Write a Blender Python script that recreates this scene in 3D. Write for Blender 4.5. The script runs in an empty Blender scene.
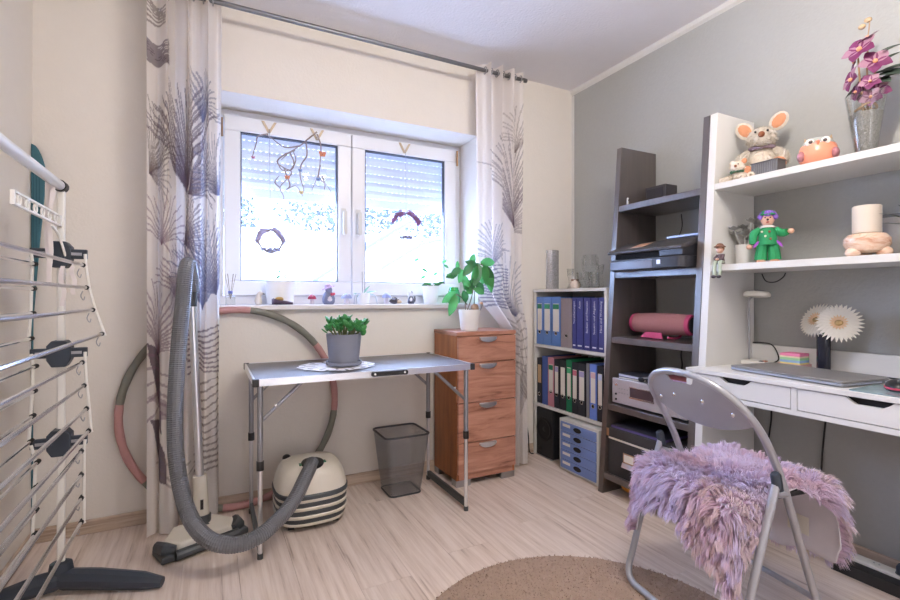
import bpy, math, random
import numpy as np
from mathutils import Vector, Matrix
from math import sin, cos, pi, radians, hypot, atan2, sqrt
random.seed(7); rng = np.random.default_rng(7)
S = bpy.context.scene
COL = S.collection

# ------------------------------------------------------------------ camera
F, YAW, HY, CH = 471.74, 0.472243, 297.34, 1.05          # focal length in pixels, heading, horizon row, camera height
cam = bpy.data.objects.new('camera', bpy.data.cameras.new('camera'))
COL.objects.link(cam)
cam.location = (0, 0, CH)
cam.rotation_euler = (pi/2, 0, -YAW)
cam.data.sensor_width = 36; cam.data.lens = F/900*36
cam.data.shift_y = -(300-HY)/900
cam.data.clip_start = 0.02
S.camera = cam

# ------------------------------------------------------------------ world, sun, exposure
w = bpy.data.worlds.new('sky'); S.world = w; w.use_nodes = True
bg = w.node_tree.nodes['Background']
bg.inputs[0].default_value = (0.44, 0.60, 1.0, 1); bg.inputs[1].default_value = 48.0
sun = bpy.data.objects.new('sun', bpy.data.lights.new('sun', 'SUN')); COL.objects.link(sun)
sun.data.energy = 6; sun.data.angle = 0.02; sun.data.color = (1, .96, .9)
sun.rotation_euler = (radians(48), 0, radians(12))       # from behind the house, onto the neighbours' wall
port = bpy.data.objects.new('window_portal', bpy.data.lights.new('window_portal', 'AREA')); COL.objects.link(port)
port.data.shape = 'RECTANGLE'; port.data.size = 1.50; port.data.size_y = 1.08
port.location = (.78, 2.99, 1.545); port.rotation_euler = (radians(-90), 0, 0)
port.data.cycles.is_portal = True
vs = S.view_settings
vs.view_transform = 'Standard'; vs.look = 'None'; vs.gamma = 1; vs.use_curve_mapping = False
vs.exposure = 0.12
S.cycles.sample_clamp_direct = 6.0                          # keeps the over-bright sky from fringing thin things in the window
BULB_W = 14.0; BULB_COL = (1, .93, .85)

# ------------------------------------------------------------------ helpers
_s, _c = sin(YAW), cos(YAW)
def ray(x, y):
    a = (x-450)/F; b = (HY-y)/F
    return Vector((_s+a*_c, _c-a*_s, b))
def pl(x, y, ax, v):
    o = Vector((0, 0, CH)); d = ray(x, y); return o+d*((v-o[ax])/d[ax])
def aX(x, y, v): return pl(x, y, 0, v)
def aY(x, y, v): return pl(x, y, 1, v)
def aZ(x, y, v): return pl(x, y, 2, v)
def V(*a): return Vector(a)

class MB:
    def __init__(s): s.v = []; s.f = []; s.T = None
    def add(s, vs, fs):
        o = len(s.v)
        if s.T is not None: vs = [s.T@Vector(p) for p in vs]
        s.v.extend([tuple(p) for p in vs]); s.f.extend([tuple(i+o for i in f) for f in fs]); return s
    def box(s, x0, x1, y0, y1, z0, z1):
        return s.add([(x0,y0,z0),(x1,y0,z0),(x1,y1,z0),(x0,y1,z0),(x0,y0,z1),(x1,y0,z1),(x1,y1,z1),(x0,y1,z1)],
                     [(0,3,2,1),(4,5,6,7),(0,1,5,4),(1,2,6,5),(2,3,7,6),(3,0,4,7)])
    def prism(s, poly, ax, a0, a1):
        n = len(poly)
        def mk(p, a): return {0:(a,p[0],p[1]), 1:(p[0],a,p[1]), 2:(p[0],p[1],a)}[ax]
        vs = [mk(p, a0) for p in poly]+[mk(p, a1) for p in poly]
        fs = [tuple(range(n))[::-1], tuple(range(n, 2*n))]+[(i, (i+1) % n, n+(i+1) % n, n+i) for i in range(n)]
        return s.add(vs, fs)
    def tube(s, path, r, seg=10, cap=True, closed=False):
        P = [Vector(p) for p in path]; n = len(P)
        R = r if isinstance(r, (list, tuple)) else [r]*n
        T = []
        for i in range(n):
            if closed: d = P[(i+1) % n]-P[i-1]
            else: d = P[min(i+1, n-1)]-P[max(i-1, 0)]
            T.append(d.normalized() if d.length > 1e-9 else Vector((0,0,1)))
        ref = Vector((0,0,1)) if abs(T[0].z) < .9 else Vector((1,0,0))
        N = (ref-T[0]*ref.dot(T[0])).normalized()
        vs = []; fs = []
        for i in range(n):
            N = (N-T[i]*N.dot(T[i]))
            N = N.normalized() if N.length > 1e-6 else T[i].orthogonal().normalized()
            B = T[i].cross(N)
            for k in range(seg):
                a = 2*pi*k/seg; vs.append(P[i]+(N*cos(a)+B*sin(a))*R[i])
        m = n if closed else n-1
        for i in range(m):
            for k in range(seg):
                a = i*seg+k; b = i*seg+(k+1) % seg; j = ((i+1) % n)*seg
                fs.append((a, b, j+(k+1) % seg, j+k))
        if cap and not closed:
            fs.append(tuple(range(seg))[::-1]); fs.append(tuple((n-1)*seg+k for k in range(seg)))
        return s.add(vs, fs)
    def lathe(s, prof, c=(0,0,0), seg=20, sx=1, sy=1):
        vs = []; fs = []; n = len(prof); c = Vector(c)
        for r, z in prof:
            r = max(r, 1e-4)
            for k in range(seg):
                a = 2*pi*k/seg; vs.append(c+Vector((r*cos(a)*sx, r*sin(a)*sy, z)))
        for i in range(n-1):
            for k in range(seg):
                fs.append((i*seg+k, i*seg+(k+1) % seg, (i+1)*seg+(k+1) % seg, (i+1)*seg+k))
        fs.append(tuple(range(seg))[::-1]); fs.append(tuple((n-1)*seg+k for k in range(seg)))
        return s.add(vs, fs)
    def ell(s, c, r, seg=14, rings=8, rot=None):
        if not isinstance(r, (tuple, list)): r = (r, r, r)
        vs = []; fs = []; c = Vector(c)
        for i in range(rings+1):
            t = pi*i/rings
            for k in range(seg):
                a = 2*pi*k/seg
                p = Vector((max(sin(t), 1e-3)*cos(a)*r[0], max(sin(t), 1e-3)*sin(a)*r[1], -cos(t)*r[2]))
                if rot is not None: p = rot@p
                vs.append(c+p)
        for i in range(rings):
            for k in range(seg):
                fs.append((i*seg+k, i*seg+(k+1) % seg, (i+1)*seg+(k+1) % seg, (i+1)*seg+k))
        fs.append(tuple(range(seg))[::-1]); fs.append(tuple(rings*seg+k for k in range(seg)))
        return s.add(vs, fs)
    def leaf(s, base, d, up, L, W, bend=.25, n=5):
        base = Vector(base); d = Vector(d).normalized(); up = Vector(up)
        side = d.cross(up)
        side = side.normalized() if side.length > 1e-6 else d.orthogonal().normalized()
        nrm = side.cross(d).normalized(); vs = []; fs = []
        for i in range(n+1):
            t = i/n; w_ = W*.5*max(sin(pi*min(1, t*.93+.05))**.8, .03)
            c_ = base+d*(L*t)-nrm*(bend*L*t*t)
            vs += [c_-side*w_+nrm*w_*.25, c_, c_+side*w_+nrm*w_*.25]
        for i in range(n):
            a = i*3; fs += [(a, a+1, a+4, a+3), (a+1, a+2, a+5, a+4)]
        return s.add(vs, fs)

def rotm(ax, a): return Matrix.Rotation(a, 4, ax)
OFF = {}
def obj(name, m, mat, parent=None, smooth=35, bev=0, kind=None, label=None):
    me = bpy.data.meshes.new(name)
    off = OFF.get(parent.name, Vector()) if parent else Vector()
    vs = [(p[0]-off[0], p[1]-off[1], p[2]-off[2]) for p in m.v]
    me.from_pydata(vs, [], m.f); me.update()
    if mat: me.materials.append(mat)
    o = bpy.data.objects.new(name, me); COL.objects.link(o)
    if parent:
        o.parent = parent; OFF[o.name] = off
    if smooth:
        me.polygons.foreach_set('use_smooth', [True]*len(me.polygons))
        me.set_sharp_from_angle(angle=radians(smooth))
    if bev:
        b = o.modifiers.new('bevel', 'BEVEL'); b.width = bev; b.segments = 2; b.limit_method = 'ANGLE'; b.angle_limit = radians(40)
    if kind: o['kind'] = kind
    if label: o['label'] = label
    return o
def thing(name, label, cat, loc=(0,0,0), rotz=0, group=None, local=False):
    o = bpy.data.objects.new(name, None); COL.objects.link(o); o.empty_display_size = .05
    o.location = loc; o.rotation_euler = (0, 0, rotz); o['label'] = label; o['category'] = cat
    if group: o['group'] = group
    OFF[o.name] = Vector() if local else Vector(loc)
    return o
def tag(o, label, cat, group=None):
    o['label'] = label; o['category'] = cat
    if group: o['group'] = group
    return o
def struct(name, m, mat, **k): return obj(name, m, mat, kind='structure', **k)
def one(name, m, mat, label, cat, group=None, **k): return tag(obj(name, m, mat, **k), label, cat, group)
def dupo(o, parent, loc=None):
    c = o.copy(); COL.objects.link(c); c.parent = parent
    OFF[c.name] = OFF.get(parent.name, Vector()) if parent else Vector()
    if loc is not None: c.location = loc
    return c
def spline(pts, n=8):
    P = [Vector(p) for p in pts]; out = []
    for i in range(len(P)-1):
        p0 = P[max(i-1, 0)]; p1 = P[i]; p2 = P[i+1]; p3 = P[min(i+2, len(P)-1)]
        for k in range(n):
            t = k/n
            out.append(.5*((2*p1)+(p2-p0)*t+(2*p0-5*p1+4*p2-p3)*t*t+(3*p1-p0-3*p2+p3)*t**3))
    out.append(P[-1]); return out
def rrect(x0, x1, y0, y1, r, n=5):
    out = []
    for cx, cy, a0 in ((x1-r, y1-r, 0), (x0+r, y1-r, 90), (x0+r, y0+r, 180), (x1-r, y0+r, 270)):
        for k in range(n+1):
            a = radians(a0+90*k/n); out.append((cx+r*cos(a), cy+r*sin(a)))
    return out

# ------------------------------------------------------------------ materials
def srgb(r, g, b):
    f = lambda c: (c/255/12.92 if c <= 10 else ((c/255+.055)/1.055)**2.4)
    return (f(r), f(g), f(b))
MATS = {}
def pm(name, col, rough=.5, metal=0, var=.06, vs_=18, bump=0, bs=120, trans=0, transl=0, emis=0, coat=0, spec=.5, sheen=0, ior=1.45, attr=None):
    if name in MATS: return MATS[name]
    m = bpy.data.materials.new(name); m.use_nodes = True; nt = m.node_tree; N = nt.nodes; L = nt.links
    b = N['Principled BSDF']; tc = N.new('ShaderNodeTexCoord')
    b.inputs['Roughness'].default_value = rough; b.inputs['Metallic'].default_value = metal
    b.inputs['Specular IOR Level'].default_value = spec
    if trans: b.inputs['Transmission Weight'].default_value = trans; b.inputs['IOR'].default_value = ior
    if coat: b.inputs['Coat Weight'].default_value = coat
    if sheen: b.inputs['Sheen Weight'].default_value = sheen
    nz = N.new('ShaderNodeTexNoise'); nz.inputs['Scale'].default_value = vs_; nz.inputs['Detail'].default_value = 4
    L.new(tc.outputs['Object'], nz.inputs['Vector'])
    mx = N.new('ShaderNodeMix'); mx.data_type = 'RGBA'
    L.new(nz.outputs['Fac'], mx.inputs['Factor'])
    c1 = [max(0, c*(1-var)) for c in col]; c2 = [min(1, c*(1+var)) for c in col]
    mx.inputs[6].default_value = (*c1, 1); mx.inputs[7].default_value = (*c2, 1)
    cout = mx.outputs[2]
    if attr:
        at = N.new('ShaderNodeAttribute'); at.attribute_name = attr
        m2 = N.new('ShaderNodeMix'); m2.data_type = 'RGBA'; m2.blend_type = 'MULTIPLY'; m2.inputs['Factor'].default_value = 1
        L.new(mx.outputs[2], m2.inputs[6]); L.new(at.outputs['Color'], m2.inputs[7]); cout = m2.outputs[2]
    L.new(cout, b.inputs['Base Color'])
    if emis:
        L.new(cout, b.inputs['Emission Color']); b.inputs['Emission Strength'].default_value = emis
    if bump:
        n2 = N.new('ShaderNodeTexNoise'); n2.inputs['Scale'].default_value = bs; n2.inputs['Detail'].default_value = 3
        L.new(tc.outputs['Object'], n2.inputs['Vector'])
        bp = N.new('ShaderNodeBump'); bp.inputs['Strength'].default_value = bump; bp.inputs['Distance'].default_value = .003
        L.new(n2.outputs['Fac'], bp.inputs['Height']); L.new(bp.outputs['Normal'], b.inputs['Normal'])
    if transl:
        tr = N.new('ShaderNodeBsdfTranslucent'); L.new(cout, tr.inputs['Color'])
        ms = N.new('ShaderNodeMixShader'); ms.inputs[0].default_value = transl
        L.new(b.outputs[0], ms.inputs[1]); L.new(tr.outputs[0], ms.inputs[2]); L.new(ms.outputs[0], N['Material Output'].inputs[0])
    MATS[name] = m; return m
def wood(name, cols, stretch=(30, 2, 30), rough=.5, rnd=.25, scale=1.0, wave=0, bump=.05):
    m = bpy.data.materials.new(name); m.use_nodes = True; nt = m.node_tree; N = nt.nodes; L = nt.links
    b = N['Principled BSDF']; b.inputs['Roughness'].default_value = rough
    tc = N.new('ShaderNodeTexCoord'); oi = N.new('ShaderNodeObjectInfo')
    mul = N.new('ShaderNodeVectorMath'); mul.operation = 'MULTIPLY'; mul.inputs[1].default_value = [x*scale for x in stretch]
    L.new(tc.outputs['Object'], mul.inputs[0])
    add = N.new('ShaderNodeVectorMath'); add.operation = 'ADD'
    sc = N.new('ShaderNodeMath'); sc.operation = 'MULTIPLY'; sc.inputs[1].default_value = 37.0
    L.new(oi.outputs['Random'], sc.inputs[0]); L.new(mul.outputs[0], add.inputs[0]); L.new(sc.outputs[0], add.inputs[1])
    nz = N.new('ShaderNodeTexNoise'); nz.inputs['Scale'].default_value = 1; nz.inputs['Detail'].default_value = 7
    nz.inputs['Roughness'].default_value = .65; nz.inputs['Distortion'].default_value = wave
    L.new(add.outputs[0], nz.inputs['Vector'])
    r = N.new('ShaderNodeValToRGB'); el = r.color_ramp.elements
    while len(el) < len(cols): el.new(.5)
    for i, (p, c) in enumerate(cols): el[i].position = p; el[i].color = (*c, 1)
    L.new(nz.outputs['Fac'], r.inputs[0])
    hv = N.new('ShaderNodeHueSaturation')
    mr = N.new('ShaderNodeMapRange'); mr.inputs[3].default_value = 1-rnd; mr.inputs[4].default_value = 1+rnd*.6
    L.new(oi.outputs['Random'], mr.inputs[0]); L.new(mr.outputs[0], hv.inputs['Value']); L.new(r.outputs[0], hv.inputs['Color'])
    L.new(hv.outputs[0], b.inputs['Base Color'])
    bp = N.new('ShaderNodeBump'); bp.inputs['Strength'].default_value = bump; bp.inputs['Distance'].default_value = .002
    L.new(nz.outputs['Fac'], bp.inputs['Height']); L.new(bp.outputs['Normal'], b.inputs['Normal'])
    MATS[name] = m; return m
def thin_glass(name, tint=(1,1,1), refl=.08, rough=0):
    m = bpy.data.materials.new(name); m.use_nodes = True; nt = m.node_tree; N = nt.nodes; L = nt.links
    N.remove(N['Principled BSDF'])
    t = N.new('ShaderNodeBsdfTransparent'); g = N.new('ShaderNodeBsdfGlossy'); g.inputs['Roughness'].default_value = rough
    lw = N.new('ShaderNodeLayerWeight'); lw.inputs[0].default_value = .25
    nz = N.new('ShaderNodeTexNoise'); nz.inputs['Scale'].default_value = 3
    mp = N.new('ShaderNodeMapRange'); mp.inputs[3].default_value = refl; mp.inputs[4].default_value = min(1, refl*8)
    L.new(lw.outputs['Fresnel'], mp.inputs[0])
    mc = N.new('ShaderNodeMix'); mc.data_type = 'RGBA'; mc.inputs[6].default_value = (*tint, 1); mc.inputs[7].default_value = (*[c*.96 for c in tint], 1)
    L.new(nz.outputs['Fac'], mc.inputs['Factor']); L.new(mc.outputs[2], t.inputs[0])
    ms = N.new('ShaderNodeMixShader'); L.new(mp.outputs[0], ms.inputs[0]); L.new(t.outputs[0], ms.inputs[1]); L.new(g.outputs[0], ms.inputs[2])
    L.new(ms.outputs[0], N['Material Output'].inputs[0]); MATS[name] = m; return m

m_wall = pm('woodchip_white', srgb(230, 223, 214), .9, var=.02, bump=.35, bs=90)
m_ceil = pm('ceiling_paint', srgb(232, 229, 232), .9, var=.02, bump=.8, bs=75)
m_grey = pm('woodchip_grey', srgb(170, 170, 167), .9, var=.04, vs_=60, bump=.45, bs=80)
m_white = pm('white_lacquer', srgb(216, 214, 211), .35, var=.01)
m_pvc = pm('white_window_plastic', srgb(236, 236, 240), .3, var=.01)
m_floor = wood('laminate', [(.25, srgb(150, 126, 112)), (.40, srgb(210, 191, 178)), (.58, srgb(227, 211, 200)), (.75, srgb(233, 220, 211))], (48, 2.2, 48), .42, .035, bump=.03)
m_base = wood('laminate_skirting', [(.32, srgb(150, 128, 110)), (.5, srgb(196, 174, 154)), (.7, srgb(214, 194, 176))], (2, 2, 40), .45, .08)
m_chest = wood('cherry_veneer', [(.30, srgb(112, 70, 54)), (.42, srgb(166, 114, 92)), (.56, srgb(184, 132, 110)), (.72, srgb(198, 150, 128))], (3.2, 3, 26), .4, .06, wave=.8)
m_chest_side = wood('cherry_side_veneer', [(.3, srgb(110, 62, 30)), (.5, srgb(156, 92, 48)), (.7, srgb(176, 110, 62))], (14, 14, 2.2), .4, .05)
m_gap = pm('dark_gap', (.012, .010, .010), .9)
m_dark = wood('blackbrown_shelf', [(.3, srgb(64, 57, 55)), (.6, srgb(84, 75, 72)), (.8, srgb(98, 88, 84))], (18, 18, 1.5), .38, .05)
_b = m_dark.node_tree.nodes['Principled BSDF']; _b.inputs['Coat Weight'].default_value = 1; _b.inputs['Coat Roughness'].default_value = .3; _b.inputs['Coat IOR'].default_value = 1.7
m_chrome = pm('chrome', (.86, .87, .90), .16, 1, var=.03)
m_steel = pm('brushed_steel', (.42, .42, .44), .35, 1, var=.05)
m_greytube = pm('grey_painted_tube', srgb(150, 150, 154), .35, .7, var=.04)
m_alu = pm('aluminium', (.78, .79, .82), .3, 1, var=.03)
m_black = pm('black_plastic', (.016, .016, .018), .4)
m_blackm = pm('black_matt', (.02, .02, .022), .75)
m_navy = pm('navy_plastic', srgb(50, 57, 68), .45)
m_whitep = pm('white_plastic', srgb(236, 232, 224), .4, var=.02)
m_paper = pm('paper', srgb(232, 226, 214), .8, var=.03)
m_silver = pm('silver_paint', srgb(196, 190, 194), .35, .5, var=.03)
m_glass = thin_glass('window_glass', (.98, .99, 1), .045)
m_cglass = thin_glass('clear_glassware', (.97, .98, .98), .05, .03)
def colm(name, r, g, b, rough=.5, **k): return pm(name, srgb(r, g, b), rough, **k)

# ================================================================== STRUCTURE
XL, XR, YB, YF, ZC = -.671, 2.31, 2.604, -1.15, 2.52
struct('floor', MB().box(XL, XR, YF, YB, -.12, -.012), pm('subfloor', (.22, .18, .15), .9))
floor = bpy.data.objects['floor']
pw, plen, gap = .193, 1.285, .0005
pm_mesh = None; r_ = 0; x = XL
while x < XR-.01:
    xw = min(pw, XR-x); y = YF-(r_*.47 % 1)*plen
    while y < YB:
        y0, y1 = max(y, YF), min(y+plen, YB)
        if y1-y0 > .02:
            full = (y1-y0 > plen-.001) and (xw > pw-.001)
            if full and pm_mesh is not None:
                o = bpy.data.objects.new('plank', pm_mesh); COL.objects.link(o)
            else:
                o = obj('plank', MB().box(gap-xw/2, xw/2-gap, gap-(y1-y0)/2, (y1-y0)/2-gap, -.012, 0), m_floor, smooth=0)
                if full: pm_mesh = o.data
            o.location = (x+xw/2, (y0+y1)/2, 0); o.parent = floor
        y += plen
    x += pw; r_ += 1

T = .30
WX0, WX1, WZ0, WZ1 = .03, 1.532, 1.00, 2.08
m = MB()
m.box(XL-.1, WX0, YB, YB+T, 0, ZC).box(WX1, XR+.1, YB, YB+T, 0, ZC).box(WX0, WX1, YB, YB+T, 0, WZ0).box(WX0, WX1, YB, YB+T, WZ1, ZC)
struct('wall_back', m, m_wall, smooth=0)
struct('wall_left', MB().box(XL-.15, XL, YF-.1, YB, 0, ZC), m_wall, smooth=0)
struct('wall_right', MB().box(XR, XR+.15, YF-.1, YB, 0, ZC), m_grey, smooth=0)
DX0, DX1, DZ1 = .42, 1.30, 2.04                                        # unseen doorway added behind the camera; its frosted pane gives fill light
struct('wall_rear', MB().box(XL, DX0, YF-.15, YF, 0, ZC).box(DX1, XR, YF-.15, YF, 0, ZC).box(DX0, DX1, YF-.15, YF, DZ1, ZC), m_wall, smooth=0)
fill_door = bpy.data.objects.new('fill_door_1', None); COL.objects.link(fill_door); fill_door['kind'] = 'structure'; fill_door.location = ((DX0+DX1)/2, YF-.05, 0); OFF[fill_door.name] = Vector(fill_door.location)
obj('fill_door_leaf', MB().box(DX0, DX0+.10, YF-.07, YF-.03, .003, DZ1).box(DX1-.10, DX1, YF-.07, YF-.03, .003, DZ1).box(DX0+.10, DX1-.10, YF-.07, YF-.03, .003, .25).box(DX0+.10, DX1-.10, YF-.07, YF-.03, DZ1-.10, DZ1), m_white, fill_door, smooth=0)
m_fill_frost = bpy.data.materials.new('fill_frosted_glass'); m_fill_frost.use_nodes = True; _n = m_fill_frost.node_tree.nodes; _n.remove(_n['Principled BSDF'])  # added fill: passes sky light, tinted warm against its blue
_t = _n.new('ShaderNodeBsdfTranslucent'); _z = _n.new('ShaderNodeTexNoise'); _z.inputs['Scale'].default_value = 40; _m = _n.new('ShaderNodeMix'); _m.data_type = 'RGBA'
_m.inputs[6].default_value = (.37, .315, .250, 1); _m.inputs[7].default_value = (.39, .33, .262, 1); m_fill_frost.node_tree.links.new(_z.outputs['Fac'], _m.inputs['Factor'])
m_fill_frost.node_tree.links.new(_m.outputs[2], _t.inputs[0]); m_fill_frost.node_tree.links.new(_t.outputs[0], _n['Material Output'].inputs[0])
obj('pane', MB().box(DX0+.10, DX1-.10, YF-.053, YF-.047, .25, DZ1-.10), m_fill_frost, fill_door, smooth=0)  # unseen pane, added to lift the shadows under table and desk
obj('fill_door_handle', MB().tube([(DX0+.05, YF-.03, 1.03), (DX0+.05, YF+.025, 1.03), (DX0+.16, YF+.025, 1.03)], .009, 10), m_white, fill_door)
struct('ceiling', MB().box(XL-.15, XR+.15, YF-.15, YB+T, ZC, ZC+.15), m_ceil, smooth=0)
bh = .062
for nm, b in (('baseboard_left', (XL, XL+.014, YF, YB-.014, 0, bh)), ('baseboard_right', (XR-.014, XR, YF, YB-.014, 0, bh))):
    struct(nm, MB().box(*b), m_base, bev=.004, smooth=0)
bb = struct('baseboard_back', MB().box(XL, XR, YB-.012, YB, .004, bh-.004), m_base, smooth=0)
x = XL
for L_ in (.52, 1.28, 1.28):                                            # the laid skirting lengths, butt-jointed
    x1 = min(x+L_, XR)
    obj('skirting_length', MB().box(x+.001, x1-.001, YB-.015, YB, 0, bh), m_base, bb, bev=.004, smooth=0); x = x1
struct('trim_1', MB().add([(XR, YF, ZC), (XR-.018, YF, ZC), (XR-.015, YF, ZC-.022), (XR, YF, ZC-.034), (XR, YB, ZC), (XR-.018, YB, ZC), (XR-.015, YB, ZC-.022), (XR, YB, ZC-.034)],
                [(0, 1, 2, 3), (7, 6, 5, 4), (0, 4, 5, 1), (1, 5, 6, 2), (2, 6, 7, 3), (3, 7, 4, 0)]), m_white, smooth=0)
struct('trim_2', MB().box(XR-.006, XR, YB-.022, YB, 0, ZC-.04), m_white, smooth=0)

# ------------------------------------------------------------------ window
WY = 2.84
win = bpy.data.objects.new('window_1', None); COL.objects.link(win); win['kind'] = 'structure'
win.location = (.78, WY, 1.0); OFF[win.name] = Vector(win.location)
def ring(x0, x1, z0, z1, w_, y0, y1, wb=None):
    wb = wb or w_; m = MB()
    return m.box(x0, x1, y0, y1, z1-w_, z1).box(x0, x1, y0, y1, z0, z0+wb).box(x0, x0+w_, y0, y1, z0+wb, z1-w_).box(x1-w_, x1, y0, y1, z0+wb, z1-w_)
fr = obj('frame', ring(WX0, WX1, 1.01, WZ1, .04, WY+.012, WY+.08, .05), m_pvc, win, bev=.004, smooth=0)
obj('sill', MB().box(WX0, WX1, YB-.035, WY+.02, .985, 1.01), pm('sill_marble', srgb(226, 220, 220), .3, var=.05, vs_=9), win, bev=.004, smooth=0)
for (gx0, gx1, sx0, sx1, hx) in ((.157, .676, .072, .772, .722), (.864, 1.378, .776, 1.49, .812)):
    sa = obj('sash', ring(sx0, sx1, 1.06, 2.045, .082, WY-.012, WY+.05), m_pvc, win, bev=.006, smooth=0)
    obj('glazing_bead', ring(sx0+.078, sx1-.078, 1.138, 1.967, .010, WY-.002, WY+.03), pm('gasket', (.05, .055, .07), .6), sa, smooth=0)
    obj('pane', MB().box(sx0+.08, sx1-.08, WY+.014, WY+.020, 1.14, 1.965), m_glass, sa, smooth=0)
    h = MB().box(hx-.014, hx+.014, WY-.020, WY-.012, 1.435, 1.585)
    h.tube([(hx, WY-.02, 1.55), (hx, WY-.05, 1.55)], .008, 10)
    h.prism(rrect(hx-.011, hx+.011, 1.425, 1.565, .008), 1, WY-.060, WY-.044)
    obj('handle', h, m_white, sa)
for hx, hz in ((.062, 1.97), (1.497, 1.99)):
    obj('hinge', MB().tube([(hx, WY-.016, hz-.05), (hx, WY-.016, hz+.05)], .007, 8), colm('hinge_brass', 150, 120, 92, .4, metal=.6), win)

# roller shutter half lowered outside
sh = thing('roller_shutter', 'pale grey roller shutter lowered halfway outside the window', 'shutter', (.78, 2.95, 1.60))
m_slat = pm('shutter_slat', srgb(214, 218, 228), .5, var=.02)
z = 1.63; k = 0; slat_me = None
while z < 2.09:
    if slat_me is None or k == 0:
        mm = MB()
        if k == 0: mm.box(.035, 1.525, 2.945, 2.957, z, z+.052)
        else:
            mm.prism([(2.945, z+.0045), (2.941, z+.03), (2.945, z+.0535), (2.957, z+.0535), (2.957, z+.0045)], 0, .035, 1.525)
            for q in range(50): mm.box(.035+q*.03, .035+q*.03+.018, 2.948, 2.954, z, z+.0046)
        o = obj('slat', mm, m_slat, sh, smooth=0)
        if k == 1: slat_me = o; z1 = z
    else:
        dupo(slat_me, sh, (0, 0, z-z1))
    z += .0535; k += 1
for xx in (.03, 1.515): obj('guide_rail', MB().box(xx, xx+.02, 2.935, 2.967, 1.0, 2.1), m_pvc, sh, smooth=0)

# ------------------------------------------------------------------ outside
struct('ground', MB().box(-30, 30, 3.1, 60, -3.2, -3.0), colm('pale_gravel', 205, 205, 205, .9))
hs = thing('neighbour_house', 'white rendered neighbouring house beyond the window', 'building', (2, 9, -3.0))
obj('wall', MB().prism([(-6, -3.0), (11, -3.0), (11, 1.8), (7.2, 2.28), (-6, 2.28)], 1, 9.0, 12.0), colm('white_render', 240, 242, 245, .9), hs, smooth=0)
m_flash = colm('zinc_flashing', 34, 40, 46, .6)
def bar(p0, p1, r): return MB().tube([p0, p1], r, 8)
obj('verge_board', bar(aY(360, 250, 8.95), aY(416, 217, 8.95), .07), m_flash, hs)
obj('verge_board', bar(aY(380, 268, 8.95), aY(422, 243, 8.95), .06), m_flash, hs)
obj('verge_board', bar(aY(422, 243, 8.95), aY(445, 238, 8.95), .06), m_flash, hs)
obj('verge_board', bar(aY(312, 281, 8.95), aY(338, 264, 8.95), .06), m_flash, hs)
m_leafd = colm('far_foliage', 34, 42, 46, .8, var=.3)
m_bark = colm('bark', 92, 74, 60, .9)
for lab, cx, cy, cz, rx, rz in (('bushy tree beyond the house, seen through the left window sash', 4.2, 15.5, 4.2, 2.4, 1.5), ('tall tree beyond the house, seen through the right window sash', 9.0, 16.5, 4.3, 2.6, 1.3),
                               ('round tree beyond the house, at left edge of the window view', .2, 17.0, 3.2, 1.3, 1.9)):
    t = thing('garden_tree', lab, 'tree', (cx, cy, -3.0), group='trees beyond the window')
    obj('trunk', MB().tube([(cx, cy, -3.0), (cx+.1, cy, 1), (cx, cy, cz)], [.22, .18, .08], 8), m_bark, t)
    mm = MB()
    for q in range(1900):
        d = Vector(rng.normal(size=3)).normalized()*(rng.random()**.4)
        p = Vector((cx+d.x*rx, cy+d.y*rx, cz+d.z*rz))
        mm.leaf(p, Vector(rng.normal(size=3)), Vector(rng.normal(size=3)), .17, .10, .2, 2)
    obj('foliage', mm, m_leafd, t, kind='stuff')

# ------------------------------------------------------------------ ceiling lamp (its bulbs light the room)
lp = thing('ceiling_spotlight', 'brushed steel ceiling spotlight bar with four bulbs', 'lamp', (1.0, .58, ZC))
obj('canopy_bar', MB().prism(rrect(.62, 1.38, .55, .61, .028), 2, ZC-.03, ZC), m_steel, lp)
m_bulb = pm('bulb_glow', BULB_COL, .5, emis=45)
for bx in (.72, .91, 1.09, 1.28):
    sp = obj('spot_cup', MB().lathe([(.012, ZC-.10), (.03, ZC-.105), (.048, ZC-.165), (.046, ZC-.165), (.02, ZC-.11)], (bx, .58, 0), 18), m_steel, lp)
    obj('stem', MB().tube([(bx, .58, ZC-.03), (bx, .58, ZC-.10)], .008, 8), m_steel, sp)
    obj('bulb', MB().ell((bx, .58, ZC-.165), (.036, .036, .022), 14, 8), m_bulb, sp)
    l = bpy.data.objects.new('bulb_light', bpy.data.lights.new('bulb_light', 'POINT')); COL.objects.link(l)
    l.location = (bx, .58, ZC-.215); l.data.energy = BULB_W; l.data.color = BULB_COL; l.data.shadow_soft_size = .024

# ================================================================== CURTAINS
RY, RZ = 2.44, 2.42
rod = thing('curtain_rod', 'long brushed steel curtain rod below the ceiling', 'curtain rod', (.65, RY, RZ))
m_rod = pm('rod_metal', (.20, .20, .21), .38, .9, var=.05)
obj('pole', MB().tube([(-.55, RY, RZ), (1.755, RY, RZ)], .0115, 14), m_rod, rod)
obj('end_cap', MB().tube([(1.755, RY, RZ), (1.765, RY, RZ), (1.79, RY, RZ)], [.014, .014, .013], 14), m_rod, rod)
for bx in (-.10, 1.60):
    b = MB().box(bx-.008, bx+.008, RY, YB, RZ-.018, RZ-.008)
    b.box(bx-.02, bx+.02, YB-.006, YB, RZ-.06, RZ+.03)
    b.tube([(bx, RY-.002, RZ-.014), (bx, RY+.002, RZ-.014)], .014, 10)
    obj('wall_bracket', b, m_steel, rod)

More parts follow.
